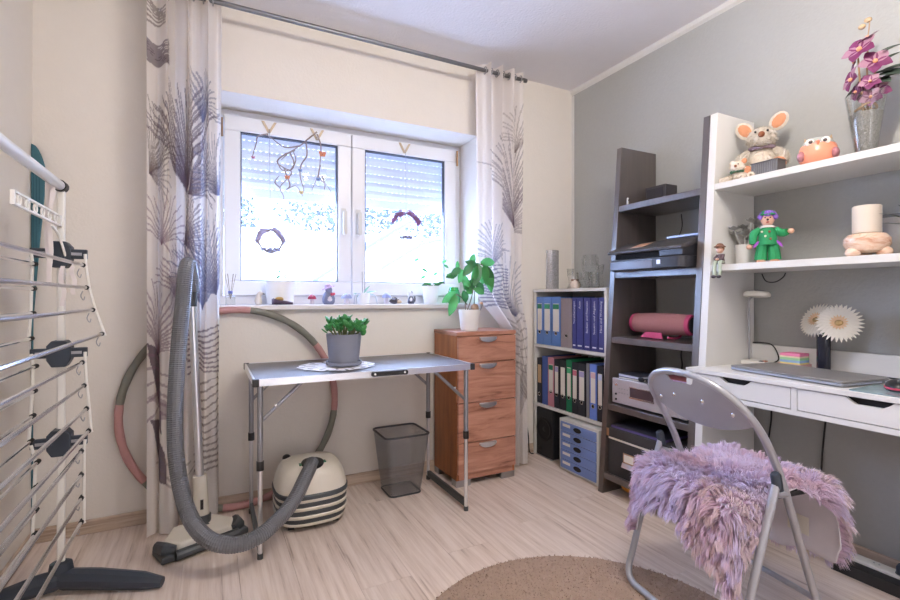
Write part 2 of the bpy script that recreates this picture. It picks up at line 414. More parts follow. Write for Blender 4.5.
def fabric(Wm, Hm, strokes, res=.0025):
    """raster of the printed cloth: list of (points, half-width, rgb, opacity) in metres"""
    nx, nz = int(Wm/res)+1, int(Hm/res)+1
    base = np.ones((nz, nx, 3))
    for pts, hw, col, op in strokes:
        P = np.array(pts)
        if isinstance(hw, str):                                         # filled shape
            from_ = P; xs = (np.arange(nx)+.5)*res; zs = (np.arange(nz)+.5)*res
            x0, x1 = P[:, 0].min(), P[:, 0].max(); z0, z1 = P[:, 1].min(), P[:, 1].max()
            i0, i1 = max(0, int(x0/res)), min(nx, int(x1/res)+2); j0, j1 = max(0, int(z0/res)), min(nz, int(z1/res)+2)
            if i1 <= i0 or j1 <= j0: continue
            XX, ZZ = np.meshgrid(xs[i0:i1], zs[j0:j1]); ins = np.zeros(XX.shape, bool); n = len(P)
            for a in range(n):
                xa, za = P[a]; xb, zb = P[(a+1) % n]
                cnd = (za > ZZ) != (zb > ZZ)
                ins ^= cnd & (XX < (xb-xa)*(ZZ-za)/((zb-za) if zb != za else 1e-9)+xa)
            sub = base[j0:j1, i0:i1]; sub[ins] = sub[ins]*(1-op)+np.array(col)*op
            continue
        cov = {}
        for a in range(len(P)-1):
            L_ = np.hypot(*(P[a+1]-P[a])); n = max(2, int(L_/res*1.5))
            for t in np.linspace(0, 1, n):
                q = P[a]+(P[a+1]-P[a])*t; k = hw*(1-.5*((a+t)/(len(P)-1)))
                i0, i1 = int((q[0]-k)/res-.5), int((q[0]+k)/res+.5); j0, j1 = int((q[1]-k)/res-.5), int((q[1]+k)/res+.5)
                for i in range(max(i0, 0), min(i1+1, nx)):
                    for j in range(max(j0, 0), min(j1+1, nz)): cov[(j, i)] = 1
        if cov:
            J = np.array(list(cov.keys())); base[J[:, 0], J[:, 1]] = base[J[:, 0], J[:, 1]]*(1-op)+np.array(col)*op
    return base
def fan(cx, cz, R, a0, a1, n, col, op=.8, hw=.0016, curl=.5):
    out = []
    for k in range(n):
        a = radians(a0+(a1-a0)*k/(n-1)+rng.normal()*.5); r = R*(.86+.18*rng.random()); cu = curl*1.3*(k/(n-1)-.5)
        pts = [(cx+cos(a+cu*t*t)*r*t, cz+sin(a+cu*t*t)*r*t) for t in np.linspace(0, 1, 12)]
        out.append((pts, .0010, col, op*.8))
    return out
def band(x0, x1, z, n, dz, col, amp=.01, op=.7):
    return [([(xx, z+k*dz+amp*sin((xx-x0)*14+k*.4)) for xx in np.linspace(x0, x1, 10)], .0022, col, op) for k in range(n)]
PLUM = srgb(112, 96, 112); PL2 = srgb(154, 126, 146); TAUPE = srgb(140, 128, 124); SLATE = srgb(120, 122, 152)
def petal(cx, cz, L_, W_, a, col, op):
    a = radians(a); pts = []
    for t in np.linspace(0, 1, 12): pts.append((t*L_, W_*sin(pi*t**.8)))
    for t in np.linspace(1, 0, 12): pts.append((t*L_, -W_*.55*sin(pi*t**1.1)))
    return (np.array([(cx+x_*cos(a)-y_*sin(a), cz+x_*sin(a)+y_*cos(a)) for x_, y_ in pts]), 'fill', col, op)

def curtain(name, label, x_fn, y0, amp, folds, z0, z1, strokes_fn, nx=190, nz=560, phase=0.):
    s_ = np.linspace(0, 1, nx); xa, xb = x_fn(1.6)
    ys = amp*np.sin(2*pi*folds*s_+phase)+amp*.3*np.sin(2*pi*folds*2.3*s_+1)
    u = np.concatenate([[0], np.cumsum(np.hypot(np.diff(xa+(xb-xa)*s_), np.diff(ys)))]); W_ = u[-1]
    img = fabric(W_, z1-z0, strokes_fn(W_)); res = .0025
    zs = np.linspace(z0, z1, nz); vs = np.zeros((nz, nx, 3))
    for j, z in enumerate(zs):
        a, b = x_fn(z); f = 1+.10*sin(z*2.1+1)
        vs[j, :, 0] = a+(b-a)*s_+.012*np.sin(2*pi*folds*s_+phase+1.2)*cos(z*1.3); vs[j, :, 2] = z
        vs[j, :, 1] = y0+ys*f+.006*np.sin(6*s_+z*2.5)
    idx = np.arange(nz*nx).reshape(nz, nx)
    q = np.stack([idx[:-1, :-1], idx[:-1, 1:], idx[1:, 1:], idx[1:, :-1]], -1).reshape(-1, 4)
    me = bpy.data.meshes.new('cloth'); me.from_pydata(vs.reshape(-1, 3).tolist(), [], q.tolist()); me.update()
    ii = np.clip((u/res).astype(int), 0, img.shape[1]-1); jj = np.clip(((zs-z0)/res).astype(int), 0, img.shape[0]-1)
    colr = img[jj][:, ii].reshape(-1, 3)
    at = me.color_attributes.new('print', 'FLOAT_COLOR', 'POINT')
    at.data.foreach_set('color', np.concatenate([colr, np.ones((len(colr), 1))], 1).astype(np.float32).ravel())
    me.polygons.foreach_set('use_smooth', [True]*len(me.polygons))
    xm = (x_fn(z0)[0]+x_fn(z0)[1])/2
    root = thing(name, label, 'curtain', (xm, y0, z0), group='printed curtains')
    me.transform(Matrix.Translation((-xm, -y0, -z0)))
    o = bpy.data.objects.new('cloth', me); COL.objects.link(o); o.parent = root
    me.materials.append(pm('curtain_cloth', srgb(240, 234, 230), .85, var=.015, transl=.45, attr='print', bump=.05, bs=400))
    a, b = x_fn(z1)                                                     # metal eyelets where the cloth crosses the rod
    for k in range(int(folds*2)+1):
        s1 = (k*pi-phase)/(2*pi*folds)
        if not .02 < s1 < .98: continue
        ex = a+(b-a)*s1
        obj('eyelet', MB().tube([(ex+.004, y0+.020*cos(t), RZ+.020*sin(t)) for t in np.linspace(0, 2*pi, 17)[:-1]], .0032, 8, closed=True), m_steel, root)
    return root

def left_print(W_):
    L_ = []; f = W_/.5
    c = lambda u_, px_z: (u_*W_, px_z)
    L_ += band(.0*W_, .30*W_, 2.07, 12, .009, PLUM, .006)
    L_ += band(.0*W_, .22*W_, 2.24, 7, .018, TAUPE, .02)
    L_ += fan(.03*W_, 1.58, .33, 28, 88, 13, TAUPE, .8)
    L_ += fan(.03*W_, 1.58, .22, -25, 28, 10, PLUM, .6)
    L_ += fan(.52*W_, 1.50, .52, 62, 132, 48, PLUM, .8, .0024, .35)
    L_ += fan(.55*W_, 1.50, .30, 8, 62, 26, PLUM, .75, .0024)
    L_ += fan(.70*W_, 1.85, .24, 20, 100, 20, SLATE, .7)
    L_ += fan(.98*W_, 1.52, .30, 75, 175, 22, SLATE, .7)
    L_ += fan(.20*W_, 1.27, .26, 20, 150, 16, PL2, .7)
    L_ += fan(.48*W_, 1.28, .26, -20, 75, 26, PLUM, .75)
    L_ += fan(.42*W_, 1.00, .3, 20, 140, 24, PL2, .75)
    L_ += fan(.75*W_, .98, .42, 40, 140, 34, SLATE, .75)
    L_ += fan(.95*W_, 1.05, .40, 70, 170, 26, SLATE, .75)
    L_ += fan(.10*W_, .78, .34, 15, 120, 22, PL2, .75)
    L_ += band(.55*W_, 1.0*W_, .70, 9, .024, PLUM, .012)
    L_ += band(.62*W_, 1.0*W_, .25, 13, .033, TAUPE, .016)
    for (u_, zz, ll, ww, a, col, op) in ((.0, .84, .44, .075, -66, PLUM, .9), (.02, .50, .34, .085, -58, PLUM, .9), (.30, .62, .35, .04, 75, TAUPE, .4), (.0, .60, .3, .06, -20, PL2, .5), (.3, .2, .3, .05, 70, TAUPE, .5)):
        L_.append(petal(u_*W_, zz, ll, ww, a, col, op))
    L_ += band(.0, .5*W_, .50, 5, .06, PL2, .05, .55)
    L_ += fan(.36*W_, .1, .3, 60, 120, 9, TAUPE, .6)
    return L_
def right_print(W_):
    L_ = []
    L_ += fan(.80*W_, 1.45, .62, 60, 125, 40, PLUM, .55, .0024, .4)
    L_ += fan(.78*W_, 1.45, .3, 0, 60, 18, PLUM, .5)
    L_ += fan(.92*W_, 1.95, .3, 50, 150, 18, TAUPE, .5)
    L_ += fan(.3*W_, 1.22, .30, 40, 150, 26, SLATE, .6)
    L_ += band(.0, .7*W_, .98, 12, .022, SLATE, .014, .7)
    L_ += fan(.7*W_, .92, .4, 30, 150, 24, SLATE, .5)
    L_ += fan(.85*W_, .35, .5, 50, 130, 20, TAUPE, .5)
    L_ += band(.3*W_, W_, .60, 7, .05, TAUPE, .04, .45)
    L_.append(petal(.7*W_, .3, .35, .06, 80, TAUPE, .35))
    return L_
curtain('window_curtain', 'white curtain with plum feather print hanging left of the window', lambda z: (-.240, .045), RY, .042, 3.6, .012, 2.462, left_print, phase=-1.2)
def rx(z):
    t = min(1, max(0, (1.10-z)/.30)); t = t*t*(3-2*t)
    return (1.445+(1.635-1.445)*t, 1.745+(1.80-1.745)*t)
curtain('window_curtain', 'white curtain with faint plum print hanging right of the window behind the drawer chest', rx, RY, .034, 3.5, .012, 2.462, right_print, phase=.6)

# ================================================================== LEFT SIDE
# tower clothes dryer
DX, DY, DN = -.470, 2.13, 1.02
dr = thing('clothes_dryer', 'tall white and chrome folding clothes drying tower beside the left wall', 'drying rack', (DX, DY, 0))
for yy in (DY, DN):
    obj('pole', MB().prism(rrect(DX-.0115, DX+.0115, yy-.010, yy+.010, .006), 2, .05, 1.445), m_whitep, dr)
    f_ = MB()
    tipx = -.15 if yy == DY else -.2
    for dx, tx in ((1, tipx), (-1, -.655)):
        L_ = abs(tx-DX); dy = -.14*(1 if dx > 0 else .2)
        pts = [(DX+dx*.02, .045), (DX+dx*L_*.35, .042), (DX+dx*L_*.8, .030), (DX+dx*L_, .022)]
        p = [V(DX, yy, .05)]+[V(q[0], yy+dy*abs(q[0]-DX)/.32, q[1]) for q in pts]
        f_.tube(p, [.034, .036, .036, .030, .018], 10)
    f_.lathe([(.03, .03), (.036, .06), (.03, .105), (.022, .11)], (DX, yy, 0), 12, 1.1, .8)
    f_.v = [(a, b, max(c_, .001)) for a, b, c_ in f_.v]
    obj('foot', f_, m_navy, dr)
obj('top_rail', MB().tube([(DX, DN, 1.445), (DX, DY-.02, 1.445)], .017, 14), m_white, dr)
obj('rail_cap', MB().tube([(DX, DY-.025, 1.445), (DX, DY+.012, 1.445)], .021, 14), m_black, dr)
tiers = [(1.205, [(-.400, 1.165), (-.390, 1.085), (-.372, 1.005), (-.345, .918)], [(-.535, 1.165), (-.538, 1.08), (-.540, .995), (-.545, .908)]),
         (.855, [(-.402, .818), (-.397, .735), (-.390, .652), (-.384, .572)], [(-.533, .812), (-.536, .727), (-.540, .642), (-.545, .556)]),
         (.541, [(-.405, .502), (-.405, .418), (-.405, .335), (-.405, .250)], [(-.527, .482), (-.530, .398), (-.532, .316), (-.535, .234)])]
for zb, right, left in tiers:
    for yy in (DY, DN):
        b = MB().box(DX-.08, DX+.08, yy-.03, yy-.014, zb-.018, zb+.016)
        b.prism([(DX-.034, zb-.025), (DX-.02, zb-.05), (DX+.02, zb-.05), (DX+.034, zb-.025), (DX+.034, zb+.025), (DX+.02, zb+.042), (DX-.02, zb+.042), (DX-.034, zb+.025)], 1, yy-.036, yy+.016)
        br = obj('hinge_bracket', b, m_navy, dr, bev=.003, smooth=0)
        for q_ in (.035, -.065): obj('release_slot', MB().box(DX+q_, DX+q_+.03, yy-.0325, yy-.029, zb-.006, zb+.004), m_steel, br, smooth=0)
    for side in (right, left):
        for q, (rx_, rz_) in enumerate(side):
            obj('drying_rod', MB().tube([(rx_, DN+.04, rz_), (rx_, DY-.035, rz_)], .0058, 8), m_chrome, dr)
            obj('rod_end', MB().tube([(rx_, DY-.045, rz_), (rx_, DY-.02, rz_)], .008, 8), m_blackm, dr)
        for yy in (DY-.03, DN+.03):
            sx = 1 if side is right else -1
            p0 = (DX+sx*.075, yy, zb); 
            obj('wing_bar', MB().tube([p0]+[(a+sx*.006, yy, b_) for a, b_ in side]+[(side[-1][0]+sx*.008, yy, side[-1][1]-.008)], .005, 8), m_whitep, dr)
    for q, (rx_, rz_) in enumerate(right):
        hk = [(rx_-.012, DY-.03, rz_-.012), (rx_-.018, DY-.03, rz_-.03), (rx_-.010, DY-.03, rz_-.045), (rx_-.006, DY-.03, rz_-.032)]
        obj('hook', MB().tube(spline(hk, 4), .0016, 5), m_steel, dr)
hb = MB()
for zz in (1.337, 1.303): hb.box(DX-.005, DX+.005, 1.665, 2.11, zz-.003, zz+.003)
hb.box(DX-.005, DX+.005, 1.66, 1.668, 1.300, 1.340).box(DX-.005, DX+.005, 2.10, 2.12, 1.300, 1.340)
for q in range(6): hb.tube([(DX, 1.71+q*.07+.014*cos(t), 1.32+.014*sin(t)) for t in np.linspace(0, 2*pi, 13)[:-1]], .003, 6, closed=True)
hgr = obj('hanger_bar', hb, m_whitep, dr, smooth=0)
obj('support_wire', MB().tube(spline([(DX+.004, 2.0, 1.29), (DX+.01, 2.06, 1.26), (DX+.02, 2.1, 1.19)], 6), .004, 6), m_whitep, hgr)
for k_, (a, b) in enumerate((((-.492, 2.06, 1.44), (-.49, 2.06, 1.10)), ((-.478, 2.05, 1.44), (-.485, 2.05, 1.13)), ((-.46, 2.09, 1.16), (-.455, 2.09, 1.02)), ((-.43, 2.09, 1.16), (-.425, 2.09, 1.06)))):
    P_ = [Vector(a).lerp(Vector(b), t)+V(.004*sin(t*9+k_), 0, 0) for t in np.linspace(0, 1, 9)]
    st = MB()
    for i in range(8):
        st.add([P_[i]+V(-.006, 0, 0), P_[i]+V(.006, .002, 0), P_[i+1]+V(.006, .002, 0), P_[i+1]+V(-.006, 0, 0), P_[i]+V(-.006, .0015, 0), P_[i]+V(.006, .0035, 0), P_[i+1]+V(.006, .0035, 0), P_[i+1]+V(-.006, .0015, 0)],
               [(0, 1, 2, 3), (7, 6, 5, 4), (0, 3, 7, 4), (1, 5, 6, 2)])
    obj('cloth_strap', st, colm('strap_cloth', 226, 216, 212, .9), dr)

# teal padded board in the corner
bt = thing('ironing_board', 'narrow teal padded ironing board standing in the corner behind the drying tower', 'ironing board', (-.64, 2.57, 0))
prof = [(-.669, .0)]+[(-.669, 1.70)]+[(-.669+.045*t, 1.70-.09*t**2.2) for t in (.3, .5, .7, .85, .95, 1)]+[(-.626, 1.48), (-.640, 1.30), (-.652, 1.12), (-.663, .95), (-.665, .0)]
obj('padded_cover', MB().prism(prof, 1, 2.576, 2.588), colm('teal_cotton', 66, 110, 122, .9, var=.12, bump=.2, bs=60), bt, bev=.003)
for q in range(3): obj('seam', MB().box(-.662+q*.010, -.660+q*.010, 2.5745, 2.577, 1.02+.17*q, 1.60), colm('teal_seam', 46, 86, 100, .9), bt, smooth=0)

# foam hula hoop leaning on the wall
HC, HR = (.122, 2.565, .505), .484
hp = thing('hula_hoop', 'large foam hula hoop in grey and dusty pink leaning on the wall behind the curtain', 'hula hoop', (HC[0], 2.56, 0))
m_hg = colm('foam_grey', 124, 122, 112, .8, var=.1); m_hp = colm('foam_pink', 188, 140, 136, .8, var=.08)
def hoop_y(z): return 2.545+.030*min(1, z/1.0)
for q in range(8):
    a0 = radians(q*45-7.5); pts = []; rr = []
    for t in np.linspace(0, 1, 15):
        a = a0+radians(45)*t; z_ = HC[2]+HR*sin(a); pts.append((HC[0]+HR*cos(a), hoop_y(z_), z_)); rr.append(.0185*(1-.12*(1-abs(cos(pi*t*3)))))
    rr[0] = rr[-1] = .0165
    obj('foam_segment', MB().tube(pts, rr, 12), m_hg if q % 2 else m_hp, hp)

# ------------------------------------------------------------------ vacuum cleaner
VC = V(.430, 2.315, 0)
vc = thing('vacuum_cleaner', 'cream and grey striped cylinder vacuum cleaner with a long hose under the folding table', 'vacuum cleaner', VC)
m_cream = colm('cream_plastic', 214, 206, 192, .35); m_dkg = colm('dark_grey_plastic', 66, 70, 74, .45)
def sup(rx_, ry_, z, n=28, e=3.0):
    out = []
    for k in range(n):
        a = 2*pi*k/n; ca, sa_ = cos(a), sin(a)
        out.append((VC.x+rx_*abs(ca)**(2/e)*(1 if ca > 0 else -1), VC.y+ry_*abs(sa_)**(2/e)*(1 if sa_ > 0 else -1), z))
    return out
def loft(secs):
    m = MB(); n = len(secs[0]); vs = [p for s in secs for p in s]; fs = []
    for i in range(len(secs)-1):
        for k in range(n): fs.append((i*n+k, i*n+(k+1) % n, (i+1)*n+(k+1) % n, (i+1)*n+k))
    fs.append(tuple(range(n))[::-1]); fs.append(tuple((len(secs)-1)*n+k for k in range(n)))
    return m.add(vs, fs)
rx_, ry_ = .165, .165
obj('dome', loft([sup(rx_*.99, ry_*.99, .150), sup(rx_*.985, ry_*.985, .175), sup(rx_*.93, ry_*.93, .215), sup(rx_*.86, ry_*.86, .245), sup(rx_*.76, ry_*.76, .268), sup(rx_*.55, ry_*.55, .280), sup(rx_*.2, ry_*.2, .284)]), m_cream, vc)
zz = .028
for q in range(7):
    h_ = .0145 if q % 2 == 0 else .0215; e_ = 1.0 if q % 2 == 0 else .985; k_ = .90+.10*min(1, (q+1)/3)
    obj('band', loft([sup(rx_*k_*e_*.985, ry_*k_*e_*.985, zz), sup(rx_*k_*e_, ry_*k_*e_, zz+.004), sup(rx_*k_*e_, ry_*k_*e_, zz+h_-.003), sup(rx_*k_*e_*.985, ry_*k_*e_*.985, zz+h_)]), m_cream if q % 2 == 0 else m_dkg, vc); zz += h_
obj('bumper', loft([sup(rx_*.985, ry_*.985, .147), sup(rx_*1.015, ry_*1.015, .152), sup(rx_*1.015, ry_*1.015, .166), sup(rx_*.985, ry_*.985, .172)]), m_dkg, vc)
obj('chassis', loft([sup(rx_*.7, ry_*.7, .012), sup(rx_*.88, ry_*.88, .030)]), m_dkg, vc)
for wx, wy in ((-.1, -.09), (.1, -.09), (-.1, .1), (.1, .1)):
    obj('castor', MB().tube([(VC.x+wx-.012, VC.y+wy, .016), (VC.x+wx+.012, VC.y+wy, .016)], .016, 12), m_black, vc)
inl = V(.428, 2.245, .275)
obj('hose_socket', MB().tube([inl+V(0, .0, -.02), inl+V(0, -.004, .012)], [.058, .05], 18), m_black, vc)
obj('latch', MB().box(inl.x+.045, inl.x+.06, inl.y-.015, inl.y+.01, .268, .284).box(inl.x-.06, inl.x-.046, inl.y-.015, inl.y+.01, .268, .284), colm('latch_green', 40, 104, 74, .5), vc, smooth=0)
obj('switch', MB().ell((.335, 2.40, .272), (.02, .02, .016)), m_black, vc)
hpts = [inl+V(0, -.005, .01), aY(306, 476, 2.14), aY(294, 500, 2.06), aY(276, 522, 1.99), aY(254, 539, 1.94), aY(228, 545, 1.93), aY(204, 536, 1.97), aY(187, 510, 2.05), aY(177, 465, 2.13), aY(175, 415, 2.18), aY(178, 355, 2.21), aY(183, 300, 2.24), aY(185.5, 272, 2.26), aY(188.5, 264, 2.30), aY(191, 275, 2.335), aY(192, 292, 2.335)]
sp_ = spline(hpts, 40); cum = [0]
for a, b in zip(sp_[:-1], sp_[1:]): cum.append(cum[-1]+(b-a).length)
nn_ = int(cum[-1]/.0042); S_ = np.linspace(0, cum[-1], nn_); acc = [V(*[float(x) for x in p]) for p in np.stack([np.interp(S_, cum, [q[i] for q in sp_]) for i in range(3)], 1)]
obj('hose', MB().tube(acc, [.0305 if i % 2 else .0285 for i in range(len(acc))], 14), colm('hose_grey', 112, 113, 118, .36, metal=.35), vc, smooth=20)
wb, wt = aY(200, 482, 2.335), aY(191.5, 288, 2.335)
wand = obj('wand', MB().tube([wb, wt], .0165, 14), m_alu, vc)
nk = aY(202, 520, 2.335)
obj('grip', MB().tube([wt+V(0, 0, .05), wt+V(0, 0, -.08)], [.025, .021], 12), m_dkg, vc)
obj('wand_neck', MB().tube([wb+V(-.001, 0, .03), nk], [.028, .031], 14), m_cream, vc)
obj('wand_button', MB().box(nk.x-.006, nk.x+.006, 2.298, 2.308, nk.z+.06, nk.z+.10), m_black, vc, smooth=0)
hx, hy = -.070, 2.285
hd = MB(); hd.T = Matrix.Translation((hx+.035, hy, 0))@rotm('Z', radians(22))@Matrix.Diagonal((1.05, 1.3, 1.2, 1))
hd.prism([(-.165, -.065), (-.165, .02), (-.10, .06), (.10, .06), (.165, .02), (.165, -.065)], 2, .004, .026)
head = obj('floor_head', hd, m_dkg, vc, bev=.006, smooth=0)
hd = MB(); hd.T = Matrix.Translation((hx+.035, hy, 0))@rotm('Z', radians(22))@Matrix.Diagonal((1.05, 1.3, 1.2, 1))
hd.add([(-.10, -.055, .026), (.10, -.055, .026), (.15, .0, .026), (.09, .055, .026), (-.09, .055, .026), (-.15, .0, .026), (-.095, -.050, .050), (.095, -.050, .050), (.135, .0, .050), (.08, .045, .066), (-.08, .045, .066), (-.135, .0, .050)],
       [(0, 1, 7, 6), (1, 2, 8, 7), (2, 3, 9, 8), (3, 4, 10, 9), (4, 5, 11, 10), (5, 0, 6, 11), (6, 7, 8, 9, 10, 11), (5, 4, 3, 2, 1, 0)])
obj('head_cover', hd, m_cream, head, bev=.006)
hd = MB(); hd.T = Matrix.Translation((hx+.035, hy, 0))@rotm('Z', radians(22))@Matrix.Diagonal((1.05, 1.3, 1.2, 1))
for sx in (-1, 1): hd.tube([(sx*.11, -.05, .030), (sx*.14, -.03, .034), (sx*.152, .01, .034)], [.016, .024, .018], 10)
hd.tube([(-.12, -.068, .022), (.12, -.068, .022)], .016, 10)
obj('head_bumper', hd, m_dkg, head)
obj('swivel_joint', MB().tube([nk+V(0, 0, .025), nk+V(0, -.01, -.05), V(nk.x, hy+.0, .045)], [.036, .036, .04], 14), m_dkg, vc)

# ------------------------------------------------------------------ folding table
TX0, TX1, TY0, TY1, TZ = .155, 1.158, 2.005, 2.535, .725
tb = thing('folding_table', 'grey folding camping table with aluminium rim and tube legs', 'table', ((TX0+TX1)/2, (TY0+TY1)/2, 0))
obj('table_top', MB().box(TX0+.006, TX1-.006, TY0+.006, TY1-.006, TZ-.022, TZ-.002), colm('table_laminate', 98, 94, 94, .38, var=.08), tb, smooth=0)
m = MB()
m.box(TX0, TX1, TY0, TY0+.008, TZ-.028, TZ).box(TX0, TX1, TY1-.008, TY1, TZ-.028, TZ).box(TX0, TX0+.008, TY0, TY1, TZ-.028, TZ).box(TX1-.008, TX1, TY0, TY1, TZ-.028, TZ)
obj('aluminium_rim', m, m_alu, tb, smooth=0)
for cx, cy in ((TX0, TY0), (TX1, TY0), (TX0, TY1), (TX1, TY1)):
    sx = 1 if cx == TX0 else -1; sy = 1 if cy == TY0 else -1
    m = MB().box(min(cx-sx*.003, cx+sx*.022), max(cx-sx*.003, cx+sx*.022), min(cy-sy*.003, cy+sy*.022), max(cy-sy*.003, cy+sy*.022), TZ-.030, TZ+.001)
    obj('corner_cap', m, m_black, tb, bev=.003, smooth=0)
hm = MB(); hc = .72
hm.prism(rrect(hc-.085, hc+.085, TZ-.024, TZ-.003, .008), 1, TY0-.012, TY0-.001)
hh = obj('carry_handle', hm, m_black, tb)
for dx in (-.07, .07): obj('rivet', MB().ell((hc+dx, TY0-.013, TZ-.0135), (.006, .003, .006), 10, 6), m_chrome, hh)
for lx in (TX0+.028, TX1-.03):
    for ly in (TY0+.03, TY1-.05):
        lg = obj('leg', MB().tube([(lx, ly, .38), (lx, ly, TZ-.025)], .0115, 12), m_greytube, tb)
        obj('lower_tube', MB().tube([(lx, ly, .012), (lx, ly, .39)], .0092, 12), m_alu, lg)
        obj('collar', MB().tube([(lx, ly, .355), (lx, ly, .392)], .0145, 12), m_black, lg)
        obj('foot_cap', MB().tube([(lx, ly, 0), (lx, ly, .022)], .0115, 12), m_dkg, lg)
        sx = 1 if lx < .6 else -1
        br = obj('brace', MB().tube([(lx, ly+.012, .545), (lx+sx*.17, ly+.012, TZ-.026)], .008, 10), m_greytube, tb)
        obj('bolt', MB().ell((lx+sx*.06, ly+.002, .61), (.006, .004, .006), 8, 5), m_chrome, br)
    obj('floor_bar', MB().prism([(TY0+.035, .02), (TY1-.052, .02), (TY1-.052, .052), (TY0+.035, .052)], 0, lx-.008, lx+.008), m_dkg, tb, smooth=0)

dc = aZ(337, 366, TZ)
m = MB(); n = 72; vs = [(dc.x, dc.y, TZ+.004)]
for ring_ in (.05, .10, .15, .178):
    for k in range(n):
        a = 2*pi*k/n; r = ring_+(.007*cos(k*pi/3) if ring_ > .17 else 0); vs.append((dc.x+r*cos(a), dc.y+r*sin(a)*.92, TZ+.003+.001*cos(a*9+ring_*60)))
fs = [(0, 1+k, 1+(k+1) % n) for k in range(n)]
for i in range(3):
    for k in range(n):
        if (k % 6 == 0 and i == 2) or (k % 6 == 3 and i == 1): continue                       # open lacework
        fs.append((1+i*n+k, 1+(i+1)*n+k, 1+(i+1)*n+(k+1) % n, 1+i*n+(k+1) % n))
m.add(vs, fs)
one('doily', m, colm('lace_white', 238, 236, 240, .9, bump=.5, bs=260), 'round white lace doily on the folding table', 'doily')
pc = aZ(344, 365, TZ+.006)
pt = thing('jade_plant', 'bushy green jade plant in a grey pot with saucer on the folding table', 'potted plant', (pc.x, pc.y, TZ+.005))
m_gpot = colm('grey_ceramic', 128, 130, 142, .6)
z0 = TZ+.006
obj('saucer', MB().lathe([(.070, z0), (.082, z0+.006), (.084, z0+.020), (.078, z0+.020), (.074, z0+.010)], (pc.x, pc.y, 0), 28), m_gpot, pt)
obj('pot', MB().lathe([(.066, z0+.011), (.072, z0+.05), (.082, z0+.148), (.078, z0+.148), (.074, z0+.13)], (pc.x, pc.y, 0), 28), m_gpot, pt)
obj('soil', MB().lathe([(.0745, z0+.125), (.0745, z0+.131)], (pc.x, pc.y, 0), 20), colm('soil', 60, 46, 38, .95), pt)
m_jade = colm('jade_leaf', 66, 142, 74, .4, var=.3, transl=.1)
stm = MB()
for q in range(20):
    a = rng.random()*2*pi; r0 = .05*sqrt(rng.random()); h_ = .045+.045*rng.random()
    b0 = V(pc.x+r0*cos(a), pc.y+r0*sin(a), z0+.128); tip = b0+V(cos(a)*(.012+r0*.75), sin(a)*(.012+r0*.75), h_-.25*r0)
    stm.tube([b0, b0.lerp(tip, .5)+V(0, 0, .006), tip], [.004, .0035, .003], 6)
    for k in range(5):
        d = Vector((cos(a+k*1.3+q), sin(a+k*1.3+q), .5+.7*rng.random())).normalized()
        R = d.to_track_quat('Z', 'Y').to_matrix(); c0 = tip-V(0, 0, .010*(k % 3))
        obj('leaf', MB().ell(c0+d*.015, (.0105+.003*rng.random(), .004, .019), 8, 5, R@Matrix.Rotation(rng.random()*3, 3, 'Z')), m_jade, pt)
obj('stems', stm, colm('jade_stem', 104, 110, 70, .7), pt)

# ------------------------------------------------------------------ wire waste basket
wb_ = thing('waste_basket', 'dark wire mesh waste basket with rounded corners between table and drawer chest', 'waste basket', (.93, 2.41, 0))
def bsec(k, z, r): return [(p[0], p[1], z) for p in rrect(.93-k, .93+k, 2.41-k*.95, 2.41+k*.95, r)]
def mesh_screen():
    m = bpy.data.materials.new('wire_mesh'); m.use_nodes = True; nt = m.node_tree; N = nt.nodes; L = nt.links
    b = N['Principled BSDF']; b.inputs['Base Color'].default_value = (.20, .20, .21, 1); b.inputs['Metallic'].default_value = .6; b.inputs['Roughness'].default_value = .45
    tc = N.new('ShaderNodeTexCoord'); sx = N.new('ShaderNodeSeparateXYZ'); L.new(tc.outputs['Object'], sx.inputs[0])
    ad = N.new('ShaderNodeMath'); ad.operation = 'ADD'; L.new(sx.outputs[0], ad.inputs[0]); L.new(sx.outputs[1], ad.inputs[1])
    outs = []
    for src in (ad.outputs[0], sx.outputs[2]):
        mu = N.new('ShaderNodeMath'); mu.operation = 'MULTIPLY'; mu.inputs[1].default_value = 330; L.new(src, mu.inputs[0])
        fr_ = N.new('ShaderNodeMath'); fr_.operation = 'FRACT'; L.new(mu.outputs[0], fr_.inputs[0])
        lt = N.new('ShaderNodeMath'); lt.operation = 'LESS_THAN'; lt.inputs[1].default_value = .26; L.new(fr_.outputs[0], lt.inputs[0]); outs.append(lt.outputs[0])
    mxm = N.new('ShaderNodeMath'); mxm.operation = 'MAXIMUM'; L.new(outs[0], mxm.inputs[0]); L.new(outs[1], mxm.inputs[1])
    t = N.new('ShaderNodeBsdfTransparent'); ms = N.new('ShaderNodeMixShader'); L.new(mxm.outputs[0], ms.inputs[0]); L.new(t.outputs[0], ms.inputs[1]); L.new(b.outputs[0], ms.inputs[2])
    L.new(ms.outputs[0], N['Material Output'].inputs[0]); return m
m_mesh = mesh_screen(); n = 24
secs = [bsec(.088, .006, .025), bsec(.10, .10, .027), bsec(.112, .21, .029), bsec(.124, .32, .03)]
m = MB(); vs = [p for s in secs for p in s]; n = len(secs[0]); fs = []
for i in range(3):
    for k in range(n): fs.append((i*n+k, i*n+(k+1) % n, (i+1)*n+(k+1) % n, (i+1)*n+k))
obj('mesh_wall', m.add(vs, fs), m_mesh, wb_)
obj('base_plate', loft([bsec(.087, .002, .025), bsec(.087, .008, .025)]), m_mesh, wb_)
m_wire = colm('wire_frame', 84, 84, 88, .4, metal=.7)
obj('rim', MB().tube(bsec(.124, .322, .03), .0055, 8, closed=True), m_wire, wb_)
obj('base_ring', MB().tube(bsec(.088, .006, .025), .0045, 8, closed=True), m_wire, wb_)

